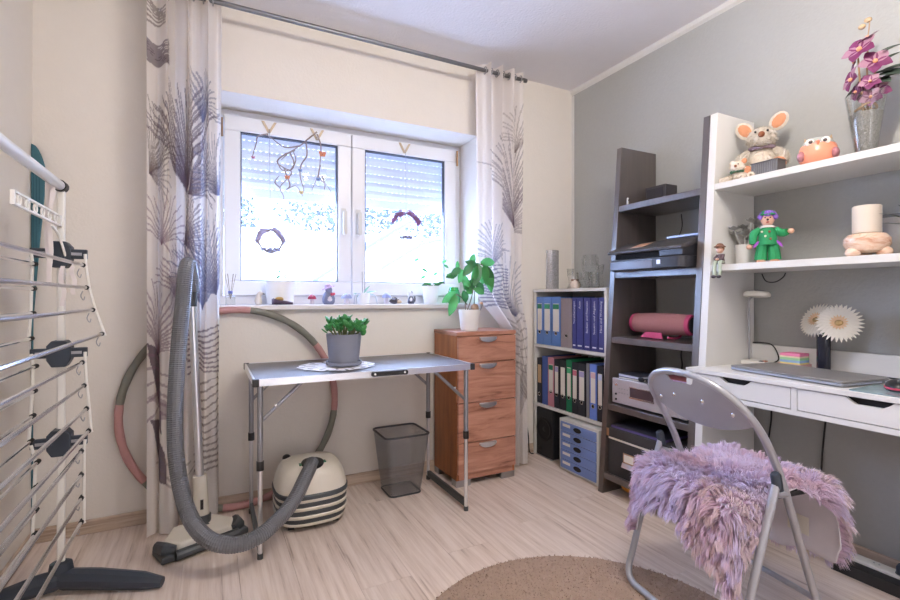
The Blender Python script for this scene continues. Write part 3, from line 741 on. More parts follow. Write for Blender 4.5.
# ------------------------------------------------------------------ drawer chest
CX0, CX1, CY0, CY1, CZ = 1.213, 1.598, 2.295, 2.580, .858
ch = thing('drawer_chest', 'narrow cherry wood chest of four drawers beside the right curtain', 'drawers', ((CX0+CX1)/2, (CY0+CY1)/2, 0))
obj('top_board', MB().box(CX0-.004, CX1+.004, CY0-.008, CY1, CZ-.022, CZ), m_chest, ch, bev=.002, smooth=0)
for xx in (CX0, CX1-.016): obj('side_panel', MB().box(xx, xx+.016, CY0+.001, CY1, .036, CZ-.022), m_chest_side, ch, smooth=0)
obj('back_panel', MB().box(CX0+.016, CX1-.016, CY1-.008, CY1, .036, CZ-.022), m_chest_side, ch, smooth=0)
obj('plinth_board', MB().box(CX0+.016, CX1-.016, CY0, CY0+.016, .036, .070), m_chest, ch, smooth=0)
for cx in (CX0+.045, CX1-.045):
    for cy in (CY0+.03, CY1-.03): obj('foot', MB().box(cx-.045, cx+.045, cy-.028, cy+.028, 0, .036), m_steel, ch, smooth=0)
for za, zb in ((.688, .832), (.468, .683), (.246, .463), (.074, .241)):
    d = obj('drawer', MB().box(CX0+.003, CX1-.003, CY0-.016, CY0+.002, za, zb), m_chest, ch, bev=.002, smooth=0)
    hm = MB(); xc = (CX0+CX1)/2-.005
    pts = [(xc+.055*cos(a), .026*max(0, -sin(a))) for a in np.linspace(0, -pi, 13)]
    poly = [(p[0], zb-.010-p[1]*.9) for p in pts]+[(xc-.055, zb-.004), (xc+.055, zb-.004)]
    hm.prism(poly, 1, CY0-.034, CY0-.017)
    obj('cup_handle', hm, m_alu, d, bev=.003)

# ================================================================== PLANT ON THE CHEST
p0 = aZ(467, 329.5, CZ); p0 = V(1.338, 2.375, CZ)
pl_ = thing('avocado_plant', 'leafy green plant in a plain white pot on the drawer chest', 'potted plant', p0)
obj('pot', MB().lathe([(.046, CZ), (.050, CZ+.01), (.062, CZ+.122), (.057, CZ+.122), (.054, CZ+.105)], (p0.x, p0.y, 0), 28), colm('white_glaze', 238, 236, 234, .35), pl_)
obj('soil', MB().lathe([(.0545, CZ+.100), (.0545, CZ+.106)], (p0.x, p0.y, 0), 20), MATS['soil'], pl_)
m_stem = colm('woody_stem', 112, 92, 78, .8)
m_lf = colm('green_leaf', 78, 148, 84, .4, var=.35, transl=.3); m_lf2 = colm('dark_green_leaf', 52, 108, 62, .4, var=.3, transl=.2)
zs_ = CZ+.10
stems = [[(-.03, -.01, 0), (-.035, -.01, .10), (-.05, -.01, .19), (-.085, -.01, .255)], [(.03, .0, 0), (.035, 0, .1), (.04, .0, .22), (.045, 0, .29)], [(-.02, -.01, .05), (-.06, -.02, .09), (-.10, -.03, .11)],
         [(-.02, 0, 0), (.0, -.02, .08), (.01, -.03, .14)], [(-.05, -.01, .19), (-.02, 0, .25), (.0, 0, .28)], [(.045, 0, .26), (.075, 0, .285), (.10, 0, .27)]]
for q in stems: obj('stem', MB().tube(spline([p0+V(a, b, c_+.10) for a, b, c_ in q], 5), .0032, 6), m_stem, pl_)
lv = [(-.085, .255, -.9, -.5, .075, .04), (-.06, .25, -.3, -1, .08, .042), (-.085, .25, .2, .9, .05, .03), (-.10, .22, -1, -.2, .07, .035), (-.10, .11, -.4, -1, .13, .055), (-.09, .12, -.9, -.6, .10, .05), (-.06, .13, .3, -1, .07, .045),
      (-.05, .18, .6, -.6, .075, .05), (-.03, .22, .2, -1, .09, .05), (.0, .28, -.5, -.5, .09, .05), (0, .28, .3, .6, .07, .04), (.02, .27, -.2, -1, .10, .055), (.045, .29, -.3, -1, .14, .062), (.045, .29, .4, -1, .13, .062),
      (.05, .29, .9, .1, .10, .055), (.09, .28, .5, -1, .15, .068), (.10, .275, .3, -1, .16, .07), (.075, .285, .1, -1, .12, .06), (.045, .27, -.8, .3, .08, .045), (.0, .14, .5, .5, .06, .04), (.01, .14, .8, -.3, .07, .045), (.02, .2, -.3, -.8, .08, .05),
      (-.02, .16, -.7, .3, .06, .04), (-.035, .12, .9, .2, .05, .035), (.04, .18, .7, -.8, .08, .05), (-.12, .2, -1, .4, .05, .03)]
for i, (dx, dz, ax, az, L_, W_) in enumerate(lv):
    yy = (i*37 % 11-5)*.006
    obj('leaf', MB().leaf(p0+V(dx, yy-.02, dz+.10), V(ax, -.25+.1*(i % 4), az), V(.2*(i % 3-1), -1, .25), L_, W_, .15), m_lf2 if i % 3 == 0 else m_lf, pl_)
bd = thing('snail_figurine', 'small grey and brown snail figurine sitting in the white pot on the chest', 'figurine', (p0.x+.032, p0.y-.02, CZ+.106))
b0 = p0+V(.032, -.02, .106)
obj('body', MB().tube(spline([b0+V(-.045, 0, .010), b0+V(-.02, 0, .012), b0+V(.015, 0, .012), b0+V(.03, 0, .03), b0+V(.034, 0, .046)], 5), [.004]*1+[.010]*19+[.009], 10), colm('figurine_grey', 138, 140, 146, .6), bd)
obj('shell', MB().ell(b0+V(-.008, 0, .026), (.026, .018, .024)), colm('figurine_brown', 158, 128, 104, .5, var=.3, vs_=60), bd)
obj('head', MB().ell(b0+V(.036, 0, .050), (.011, .010, .011)), colm('figurine_tan', 190, 150, 120, .6), bd)

# ================================================================== WINDOW SILL
SZ = 1.011; m_wc = MATS['white_glaze']
def lathe_thing(name, label, cat, c_, prof, mat, part='body', seg=22, group=None):
    t = thing(name, label, cat, c_, group=group)
    obj(part, MB().lathe([(r, c_[2]+z) for r, z in prof], (c_[0], c_[1], 0), seg), mat, t); return t
# reed diffuser
c0 = (.098, 2.68, SZ)
t = lathe_thing('reed_diffuser', 'clear glass reed diffuser with thin sticks at the left end of the window sill', 'diffuser', c0, [(.022, 0), (.024, .003), (.024, .042), (.010, .052), (.010, .062), (.008, .062), (.008, .05)], m_cglass, 'bottle')
obj('collar', MB().lathe([(.011, SZ+.058), (.011, SZ+.072)], (c0[0], c0[1], 0), 14), colm('collar_blue', 104, 116, 178, .4, metal=.3), t)
for q in range(6):
    a = q*1.05; obj('reed', MB().tube([(c0[0], c0[1], SZ+.03), (c0[0]+.026*cos(a), c0[1]+.02*sin(a), SZ+.16)], .0011, 5), colm('reed', 140, 126, 112, .8), t)
# bird
c0 = V(.232, 2.66, SZ)
t = thing('bird_figurine', 'small white bird figurine with dark beak left of the large white sill pot', 'figurine', c0)
obj('body', MB().tube(spline([c0+V(0, 0, .0), c0+V(-.002, 0, .02), c0+V(0, 0, .045), c0+V(.006, 0, .062)], 4), [.011, .014, .017, .018, .0185, .018, .016, .014, .012, .012, .012, .011, .008], 12), colm('bird_white', 222, 212, 202, .6), t)
obj('head', MB().ell(c0+V(.008, 0, .060), (.013, .012, .012)), MATS['bird_white'], t)
obj('beak', MB().tube([c0+V(.018, 0, .058), c0+V(.032, -.002, .055)], [.005, .001], 8), m_black, t)
# large white pot with little plant
c0 = V(.352, 2.755, SZ)
t = lathe_thing('potted_seedling', 'large white pot with a small seedling in the left half of the window sill', 'potted plant', c0, [(.066, 0), (.070, .004), (.078, .128), (.073, .128), (.068, .11)], m_wc, 'pot', 28)
obj('soil', MB().lathe([(.0685, SZ+.105), (.0685, SZ+.112)], (c0.x, c0.y, 0), 18), MATS['soil'], t)
obj('stem', MB().tube(spline([c0+V(.01, 0, .108), c0+V(.012, 0, .14), c0+V(.0, 0, .165)], 4), .002, 6), m_stem, t)
for dx, dz, ax, az in ((0, .165, -1, .1), (.0, .16, -.7, -.5), (.01, .15, .9, .6), (.012, .15, .9, -.1), (0, .165, -.3, .9)):
    obj('leaf', MB().leaf(c0+V(dx, 0, dz), V(ax, -.3, az), V(0, -.6, 1), .032, .018, .2), m_lf2, t)
# clog
c0 = V(.345, 2.645, SZ)
t = thing('shoe_ornament', 'small dark decorative shoe ornament with yellow filling in front of the large white pot', 'ornament', c0)
sec = []
for u, wd, hh_ in ((-.050, .006, .030), (-.042, .016, .034), (-.02, .018, .026), (.005, .019, .022), (.03, .017, .018), (.048, .010, .013), (.057, .003, .012)):
    sec.append([(c0.x+u, c0.y+wd*cos(a), SZ+.001+max(0, hh_*(.5+.5*sin(a)))) for a in np.linspace(0, 2*pi, 13)[:-1]])
obj('upper', loft(sec), colm('clog_plum', 76, 58, 84, .5), t)
obj('filling', MB().ell(c0+V(-.012, 0, .030), (.022, .012, .012)), colm('moss_gold', 170, 140, 84, .9, var=.3, vs_=90), t)
# mushrooms
def mushroom(c_, label, capc, h_=.05, r=.02):
    c_ = V(*c_); t = thing('mushroom_ornament', label, 'ornament', c_, group='mushroom ornaments on the sill')
    obj('stalk', MB().lathe([(r*.55, SZ), (r*.6, SZ+.004), (r*.42, SZ+h_*.6), (r*.38, SZ+h_*.75)], (c_.x, c_.y, 0), 14), colm('stalk_white', 206, 198, 206, .7), t)
    obj('cap', MB().lathe([(r*.35, SZ+h_*.62), (r, SZ+h_*.58), (r*1.02, SZ+h_*.66), (r*.8, SZ+h_*.9), (r*.4, SZ+h_*1.05), (.001, SZ+h_*1.1)], (c_.x, c_.y, 0), 16), capc, t)
    for q in range(4):
        a = q*1.5+.3; obj('spot', MB().ell((c_.x+r*.7*cos(a), c_.y+r*.7*sin(a), SZ+h_*.93), r*.16, 8, 5), m_white, t)
mushroom((.505, 2.66, SZ), 'little red capped mushroom ornament left of the gnome on the window sill', colm('cap_red', 176, 62, 96, .5), .050, .023)
mushroom((.700, 2.67, SZ), 'pale blue flat capped mushroom ornament right of the gnome on the window sill', colm('cap_blue', 156, 164, 206, .5), .056, .030)
mushroom((.968, 2.75, SZ), 'pale blue flat capped mushroom ornament behind the hedgehog on the window sill', MATS['cap_blue'], .062, .026)
# gnome / mouse with hat
c0 = V(.597, 2.665, SZ)
t = thing('mouse_figurine', 'plump grey mouse figurine in a lilac hat with a red bow on the window sill', 'figurine', c0)
obj('body', MB().lathe([(.026, SZ), (.034, SZ+.012), (.035, SZ+.035), (.026, SZ+.062), (.014, SZ+.074)], (c0.x, c0.y, 0), 18), colm('mouse_grey', 122, 126, 150, .8), t)
obj('belly', MB().ell(c0+V(0, -.024, .028), (.018, .012, .022)), colm('belly_white', 214, 206, 214, .8), t)
obj('head', MB().ell(c0+V(0, -.004, .080), (.020, .020, .018)), MATS['mouse_grey'], t)
hm = MB(); hm.T = Matrix.Translation(c0+V(-.003, 0, .094))@rotm('Y', radians(-18))
hm.lathe([(.036, -.004), (.036, 0), (.020, .004), (.014, .016), (.003, .020)], (0, 0, 0), 18)
obj('hat', hm, colm('hat_lilac', 190, 160, 196, .7), t)
obj('bow', MB().ell(c0+V(.012, -.026, .056), (.009, .006, .008)).ell(c0+V(.024, -.022, .058), (.008, .006, .008)), colm('bow_red', 204, 66, 92, .6), t)
# orchid
c0 = V(.810, 2.705, SZ)
t = lathe_thing('orchid', 'small orchid with hanging roots in a translucent white pot below the window mullion', 'potted plant', c0, [(.030, 0), (.033, .004), (.040, .066), (.037, .066), (.034, .05)], m_wc, 'pot')
obj('bark_filling', MB().lathe([(.0345, SZ+.05), (.0345, SZ+.056)], (c0.x, c0.y, 0), 14), MATS['soil'], t)
for ax, az, L_ in ((1, .55, .075), (-1, .3, .065), (.6, .1, .07), (-.6, .0, .05), (.3, .9, .06)):
    obj('leaf', MB().leaf(c0+V(0, 0, .056), V(ax, -.3, az), V(0, -.4, 1), L_, .018, .3), colm('orchid_leaf', 104, 158, 126, .4, transl=.15), t)
for dx in (-.006, .006): obj('flower_stake', MB().tube([c0+V(dx, 0, .05), c0+V(dx*1.4, 0, .19)], .0016, 6), colm('stake', 108, 104, 118, .7), t)
for k_, (dx, dz) in enumerate(((-.05, .02), (-.06, .035), (.055, .03))):
    obj('root', MB().tube(spline([c0+V(dx*.3, -.02, .062), c0+V(dx, -.04, dz+.02), c0+V(dx*1.2, -.055, -.0 if k_ else .004)], 5), .0026, 6), colm('orchid_root', 190, 198, 206, .6), t)
# hedgehog, cat
c0 = V(.992, 2.665, SZ)
t = thing('hedgehog_figurine', 'small dark hedgehog figurine beside the cat on the window sill', 'figurine', c0)
mm = MB(); 
for q in range(90):
    d = Vector((rng.normal(), rng.normal(), abs(rng.normal()))).normalized(); b0 = c0+V(-.004+d.x*.028, d.y*.018, .012+d.z*.022)
    mm.tube([b0, b0+d*.007], [.0022, .0004], 4)
obj('body', MB().ell(c0+V(-.004, 0, .016), (.030, .019, .017)), colm('hedgehog_grey', 90, 86, 98, .8), t)
obj('spines', mm, colm('spine_grey', 66, 62, 72, .8), t, kind='stuff')
obj('face', MB().tube([c0+V(.012, -.008, .014), c0+V(.028, -.014, .012), c0+V(.036, -.017, .011)], [.013, .009, .003], 10), colm('face_tan', 198, 170, 140, .8), t)
c0 = V(1.095, 2.665, SZ)
t = thing('cat_figurine', 'small black and white sitting cat figurine on the window sill', 'figurine', c0)
obj('body', MB().lathe([(.018, SZ), (.021, SZ+.01), (.018, SZ+.03), (.011, SZ+.045)], (c0.x, c0.y, 0), 14), colm('cat_black', 60, 58, 74, .6), t)
obj('chest', MB().ell(c0+V(-.004, -.012, .022), (.010, .008, .017)), colm('cat_white', 222, 220, 228, .6), t)
obj('head', MB().ell(c0+V(-.004, -.002, .056), (.016, .014, .014)), MATS['cat_white'], t)
for dx in (-.014, .006): obj('ear', MB().tube([c0+V(dx, 0, .064), c0+V(dx-.001, 0, .078)], [.006, .001], 6), MATS['cat_white'] if dx < 0 else MATS['cat_black'], t)
obj('tail', MB().tube(spline([c0+V(.016, .004, .006), c0+V(.027, .004, .02), c0+V(.026, .003, .045)], 4), .004, 8), MATS['cat_black'], t)
# second white pot, green vase
c0 = V(1.262, 2.745, SZ)
t = lathe_thing('trailing_plant', 'white pot with sparse trailing plant in the right corner of the window sill', 'potted plant', c0, [(.040, 0), (.043, .004), (.055, .112), (.051, .112), (.048, .095)], m_wc, 'pot', 26)
obj('soil', MB().lathe([(.0485, SZ+.09), (.0485, SZ+.097)], (c0.x, c0.y, 0), 18), MATS['soil'], t)
for q, pts in enumerate(([(-.01, .09), (-.03, .16), (-.06, .22), (-.085, .30)], [(.01, .09), (.04, .18), (.09, .25), (.115, .285)], [(0, .09), (-.04, .12), (-.06, .115)], [(0, .09), (.03, .12), (.05, .13)])):
    sp2 = spline([c0+V(a, 0, b) for a, b in pts], 4); obj('stem', MB().tube(sp2, .0014, 5), m_stem, t)
    for k_ in range(2, len(sp2), 3 if q < 2 else 2):
        obj('leaf', MB().leaf(sp2[k_], V((-1)**k_, -.4, -.5 if q < 2 else .2), V(0, -1, .4), .042, .020, .2), m_lf if k_ % 2 else m_lf2, t)
lathe_thing('glass_vase', 'small green glass vase on the window sill behind the chest plant', 'vase', V(1.425, 2.735, SZ), [(.036, 0), (.042, .01), (.044, .05), (.034, .085), (.028, .105), (.025, .105), (.03, .08)], thin_glass('green_glass', (.25, .85, .45), .08, .02))

# ================================================================== HANGING WINDOW DECORATIONS
HYW = WY-.022
def vclip(xc, zt, label):
    t = thing('window_hook', label, 'hook', (xc, HYW, zt), group='hooks clipped on the window sashes')
    for sx in (-1, 1):
        m = MB(); a, b = V(xc+sx*.033, HYW, zt), V(xc, HYW, zt-.062); d = V(.007, 0, 0)
        m.add([a-d, a+d, b+d, b-d, a-d+V(0, .006, 0), a+d+V(0, .006, 0), b+d+V(0, .006, 0), b-d+V(0, .006, 0)], [(0, 3, 2, 1), (4, 5, 6, 7), (0, 1, 5, 4), (1, 2, 6, 5), (2, 3, 7, 6), (3, 0, 4, 7)])
        obj('strap', m, colm('hook_gold', 196, 176, 150, .4, metal=.3), t, smooth=0)
    obj('peg', MB().tube([(xc, HYW+.004, zt-.055), (xc, HYW-.016, zt-.055), (xc, HYW-.018, zt-.047)], .004, 8), MATS['hook_gold'], t)
    return V(xc, HYW-.014, zt-.058)
k1 = vclip(.300, 2.035, 'gold v-shaped window hook carrying the round wreath'); k2 = vclip(.565, 2.035, 'silvery v-shaped window hook carrying the twig garland'); k3 = vclip(1.115, 2.035, 'gold v-shaped window hook on the right window sash')
m_twig = colm('twig', 146, 130, 122, .8, var=.2)
tw = thing('twig_garland', 'bare curly twig garland with small butterflies hanging from the left window sash', 'decoration', k2)
def wpt(px, py): return aY(px, py, HYW-.022)
tws = [[(317, 132), (309, 138), (300, 146), (290, 152), (281, 160)], [(300, 146), (285, 147), (272, 139), (266, 134)], [(268, 134), (258, 136), (256, 144), (252, 158)], [(295, 150), (282, 156), (277, 163), (284, 168), (292, 172), (286, 180), (280, 188), (284, 198), (277, 210)],
       [(290, 153), (294, 162), (291, 170), (282, 170), (278, 160), (286, 153)], [(306, 142), (307, 155), (301, 165), (300, 176), (304, 190), (300, 194)], [(284, 168), (290, 185), (286, 190), (296, 186), (303, 196)], [(317, 134), (321, 145), (320, 160), (318, 175), (312, 190)],
       [(320, 165), (319, 177), (326, 185), (331, 192)], [(291, 170), (296, 160), (293, 152)], [(280, 188), (275, 182), (279, 176)], [(322, 176), (325, 184), (324, 190)]]
for q in tws:
    P_ = [wpt(*p) for p in q]; P_ = [p+V(0, .008*sin(i*2.1), 0) for i, p in enumerate(P_)]
    sp2 = spline(P_, 5); n_ = len(sp2); obj('twig', MB().tube(sp2, [.0048-.0030*i/n_ for i in range(n_)], 6), m_twig, tw)
def butterfly(px, py, col, parent, s_=1):
    c_ = wpt(px, py)+V(0, -.006, 0); b = obj('butterfly', MB().tube([c_+V(0, 0, -.008*s_), c_+V(0, 0, .009*s_)], .0018, 6), m_black, parent)
    for sx in (-1, 1):
        obj('wing', MB().leaf(c_, V(sx, -.5, .7), V(0, -1, 0), .021*s_, .018*s_, .1, 4).leaf(c_, V(sx, -.5, -.5), V(0, -1, 0), .016*s_, .014*s_, .1, 4), col, b)
butterfly(322, 155, colm('butterfly_orange', 210, 130, 92, .6), tw, 1.25); butterfly(287, 178, MATS['butterfly_orange'], tw, .9); butterfly(301, 193, colm('butterfly_yellow', 206, 180, 120, .6), tw, .8); butterfly(318, 180, colm('butterfly_blue', 120, 140, 180, .6), tw, .8); butterfly(253, 158, colm('butterfly_pink', 180, 120, 140, .6), tw, .6); butterfly(300, 171, MATS['butterfly_blue'], tw, .7)

def wreath(label, cx, cz, r, k_, arc, colr, full):
    t = thing('wreath', label, 'wreath', (cx, HYW-.02, cz-r)); y_ = HYW-.022
    obj('cord', MB().tube([k_, (cx, y_, cz+r)], .0011, 5), colm('cord_grey', 150, 150, 162, .8), t)
    if full:
        for q in range(4):
            obj('ring', MB().tube([(cx+(r+.004*sin(a*3+q*2))*cos(a), y_+.006*cos(a*2+q), cz+(r+.004*cos(a*2+q))*sin(a)) for a in np.linspace(0, 2*pi, 40)[:-1]], .0034, 6, closed=True), m_twig, t)
    else:
        obj('ring', MB().tube([(cx+r*cos(a), y_, cz+r*sin(a)) for a in np.linspace(0, 2*pi, 40)[:-1]], .0012, 6, closed=True), MATS['cord_grey'], t)
    mm = MB()
    for q in range(260):
        sd = 1 if q % 2 else -1; u = rng.random(); a = pi/2-sd*radians(arc)*u
        rr = r+.010*rng.normal()*.6; b0 = V(cx+rr*cos(a)*1.0, y_+.006*rng.normal(), cz+rr*sin(a)+.004*rng.normal())
        tang = V(sd*sin(a), .25*rng.normal(), -sd*cos(a)+.2*rng.normal())
        mm.leaf(b0, tang+V(sd*.35*u, 0, -.15*u), V(0, -1, 0), .036, .006, .1, 2)
    obj('straw_feathers', mm, colr, t, kind='stuff')
    mm = MB()
    for q in range(30): mm.ell((cx+.045*(rng.random()-.5)*2*(1.1 if full else .8), y_-.006+.008*rng.normal(), cz-r+.008+.010*rng.random()), .007+.004*rng.random(), 7, 5)
    obj('dried_blossoms', mm, colm('blossom_grey', 142, 140, 164, .8, var=.25, vs_=70), t, kind='stuff')
w1 = wpt(270, 241); wreath('round straw wreath with grey blossoms hanging in the left window sash', k1.x+.005, w1.z, .062, k1, 80, colm('straw_mauve', 168, 158, 184, .8, var=.3), True)
w2 = wpt(404, 226); wreath('half-round wreath of purple feathers with grey blossoms hanging in the right window sash', k3.x, w2.z, .084, k3, 66, colm('feather_purple', 150, 110, 152, .8, var=.3, vs_=60), False)

# ================================================================== BOOKCASE
BX0, BX1, BY0, BY1, BZ = 1.955, 2.292, 1.926, 2.586, 1.104
def wy(px, X_=1.958):
    a = (px-450)/F; return X_*(_c-a*_s)/(_s+a*_c)
bc = thing('bookcase', 'low white bookcase full of binders between curtain and dark ladder shelf', 'bookcase', ((BX0+BX1)/2, (BY0+BY1)/2, 0))
for yy in (BY0, BY1-.018): obj('side_panel', MB().box(BX0, BX1, yy, yy+.018, 0, BZ-.018), m_white, bc, smooth=0)
obj('top_board', MB().box(BX0-.004, BX1, BY0, BY1, BZ-.018, BZ), m_white, bc, bev=.001, smooth=0)
for zz in (.738, .345): obj('shelf_board', MB().box(BX0, BX1, BY0+.018, BY1-.018, zz-.018, zz), m_white, bc, smooth=0)
obj('back_panel', MB().box(BX1-.006, BX1, BY0+.018, BY1-.018, .05, BZ-.018), m_white, bc, smooth=0)
m_card = colm('spine_card', 222, 216, 208, .8, var=.04)
def binder(y0, y1, z0, h, col, label, strip=None, card=(.30, .86), hole=.26, cardcol=None, text=None, inset=.012, name='lever_arch_binder'):
    y0, y1 = max(min(y0, y1)+.0008, BY0+.019), min(max(y0, y1)-.0008, BY1-.019); x0 = BX0+inset; yc = (y0+y1)/2; w_ = y1-y0
    t = thing(name, label, 'binder' if name == 'lever_arch_binder' else 'book', ((x0+.28/2), yc, z0), group='binders and books in the bookcase')
    m = MB().box(x0, x0+.004, y0, y1, z0, z0+h).box(x0, x0+.285, y0, y0+.003, z0, z0+h).box(x0, x0+.285, y1-.003, y1, z0, z0+h)
    obj('cover', m, col, t, bev=.001, smooth=0)
    obj('pages', MB().box(x0+.02, x0+.275, y0+.004, y1-.004, z0+.008, z0+h-.012), m_paper, t, smooth=0)
    if card:
        obj('spine_label', MB().box(x0-.0012, x0+.0005, yc-w_*.32, yc+w_*.32, z0+h*card[0], z0+h*card[1]), cardcol or m_card, t, smooth=0)
        if strip: obj('label_stripe', MB().box(x0-.0022, x0-.001, yc-w_*.32, yc+w_*.32, z0+h*card[1]-.035, z0+h*card[1]-.004), strip, t, smooth=0)
    if hole:
        r = min(.011, w_*.28)
        obj('finger_ring', MB().tube([(x0-.001, yc+r*cos(a), z0+h*hole+r*sin(a)) for a in np.linspace(0, 2*pi, 17)[:-1]], .0022, 6, closed=True), m_chrome, t)
        obj('finger_hole', MB().tube([(x0-.0008, yc, z0+h*hole), (x0+.001, yc, z0+h*hole)], r*.85, 14), m_gap, t)
    if text:
        cu = bpy.data.curves.new('spine_text', 'FONT'); cu.body = text; cu.size = min(.022, w_*.62); cu.align_x = 'RIGHT'; cu.align_y = 'CENTER'
        tmp = bpy.data.objects.new('tmp_text', cu); me = bpy.data.meshes.new_from_object(tmp); bpy.data.objects.remove(tmp)
        # reading direction up the spine, facing -X
        M_ = Matrix.Translation((x0-.0015, yc, z0+h*.93))@Matrix(((0, 0, -1, 0), (0, -1, 0, 0), (1, 0, 0, 0), (0, 0, 0, 1)))
        M_ = Matrix.Translation((x0-.0015, yc, z0+h*.93))@Matrix(((0, 0, -1, 0), (0, 1, 0, 0), (1, 0, 0, 0), (0, 0, 0, 1)))
        # local x -> +z (up), local y -> +y (to the left seen from the room), local z -> -x
        me.transform(M_); off = OFF[t.name]; me.transform(Matrix.Translation(-off))
        me.materials.append(colm('spine_silver', 214, 214, 226, .5)); o = bpy.data.objects.new('spine_text', me); COL.objects.link(o); o.parent = t
        obj('spine_emblem', MB().box(x0-.0012, x0+.0005, yc-w_*.28, yc+w_*.28, z0+.018, z0+.026), MATS['spine_silver'], t, smooth=0)
    return t
m_bl = colm('binder_blue', 92, 128, 190, .55); m_bl2 = colm('binder_royal', 72, 96, 168, .5); m_gr = colm('stripe_green', 44, 128, 92, .6); m_bk = colm('binder_black', 40, 42, 52, .6)
m_nv = colm('book_navy', 60, 62, 124, .45); m_ggy = colm('binder_taupe', 146, 134, 136, .7, var=.12, vs_=120)
binder(wy(534.6), wy(542), .739, .315, m_bl, 'light blue binder with green-topped label, first from the curtain on the upper shelf', m_gr)
binder(wy(542), wy(550.4), .739, .315, m_bl, 'light blue binder with green-topped label, second from the curtain on the upper shelf', m_gr)
binder(wy(550.4), wy(559.6), .739, .315, m_bl, 'light blue binder with green-topped label, third from the curtain beside the taupe binder', m_gr)
binder(wy(559.6), wy(571), .739, .305, m_ggy, 'plain taupe marbled binder without label on the upper bookcase shelf', card=None, hole=.24)
binder(wy(571), wy(575.2), .739, .31, m_nv, 'narrow navy book titled Versicherungen on the upper bookcase shelf', card=None, hole=None, text='Versicherungen', name='filing_book')
binder(wy(575.2), wy(582.2), .739, .31, m_nv, 'navy book titled Auto on the upper bookcase shelf', card=None, hole=None, text='Auto', name='filing_book')
binder(wy(582.4), wy(589.6), .739, .31, m_nv, 'navy book titled Banken und Finanzen on the upper bookcase shelf', card=None, hole=None, text='Banken und Finanzen', name='filing_book')
binder(wy(589.8), wy(596.7), .739, .31, m_nv, 'navy book titled Steuern und Abgaben on the upper bookcase shelf', card=None, hole=None, text='Steuern und Abgaben', name='filing_book')
binder(wy(596.9), wy(603), .739, .31, m_nv, 'navy book titled Haus und Wohnung at the right end of the upper bookcase shelf', card=None, hole=None, text='Haus und Wohnung', name='filing_book')
z2 = .346
m_pk = colm('binder_pink', 196, 134, 146, .55)
binder(wy(536.0), wy(541), z2, .30, m_bk, 'black binder with tan label, first from the curtain on the middle shelf', cardcol=colm('card_tan', 196, 164, 124, .8), card=(.45, .85), hole=.2)
binder(wy(541), wy(546.7), z2, .315, m_bl2, 'plain royal blue folder without label on the middle shelf', card=None, hole=None)
binder(wy(546.7), wy(553), z2, .315, m_pk, 'dusty pink binder with green-striped label on the middle shelf', m_gr, hole=.3)
binder(wy(553), wy(558), z2, .31, m_bk, 'black binder with lilac-topped label beside the pink binder', colm('stripe_lilac', 170, 160, 196, .6), hole=.28)
binder(wy(558.4), wy(565), z2, .31, m_bk, 'black binder with white label left of the green binder', None, hole=.28)
binder(wy(565), wy(570.7), z2, .318, colm('binder_green', 30, 122, 84, .55), 'green binder with white label on the middle shelf', colm('stripe_lightgreen', 76, 176, 128, .6), hole=.28)
binder(wy(570.7), wy(576.7), z2, .31, m_bk, 'black binder with red-edged white label right of the green binder', colm('stripe_red', 200, 110, 130, .6), hole=.26)
binder(wy(576.7), wy(584.4), z2, .31, m_bk, 'wide black binder with lilac-banded label on the middle shelf', MATS['stripe_lilac'], hole=.26)
binder(wy(584.9), wy(588.3), z2, .318, colm('folder_grey', 132, 132, 138, .6), 'slim grey folder right of the wide black binder', card=None, hole=None)
binder(wy(588.3), wy(595.6), z2, .318, colm('binder_cornflower', 104, 132, 214, .5), 'cornflower blue binder with white label on the middle shelf', colm('stripe_rose', 214, 178, 186, .6), hole=.24)
binder(wy(595.9), wy(602), z2, .315, m_bk, 'black binder with pale label at the right end of the middle shelf', colm('stripe_ice', 196, 204, 230, .6), hole=.26)

# loudspeaker on the floor of the bookcase
t = thing('loudspeaker', 'black loudspeaker with a large woofer on the bookcase floor', 'speaker', (2.09, 2.48, 0))
y0, y1 = 2.392, 2.562
obj('cabinet', MB().box(1.962, 2.24, y0, y1, .004, .318), colm('speaker_black', 34, 36, 42, .5), t, bev=.006, smooth=0)
yc, zc = (y0+y1)/2, .185
def disc(x0, prof, yc, zc, seg=24):                                     # lathe facing -X
    m = MB(); m.T = Matrix.Translation((x0, yc, zc))@rotm('Y', -pi/2); return m.lathe(prof, (0, 0, 0), seg)
wf = obj('woofer', disc(1.961, [(.078, 0), (.078, .004), (.066, .006), (.058, .002), (.02, -.012)], yc, zc), colm('woofer_rubber', 24, 25, 30, .6), t)
obj('dust_cap', disc(1.967, [(.022, 0), (.018, .006), (.004, .009)], yc, zc), m_black, wf)
obj('bass_port', disc(1.961, [(.020, 0), (.020, .003), (.015, .003), (.014, -.002)], y1-.035, .048), m_black, t)
obj('foot', MB().box(1.958, 2.235, y0+.004, y1-.004, 0, .004), m_steel, t, smooth=0)
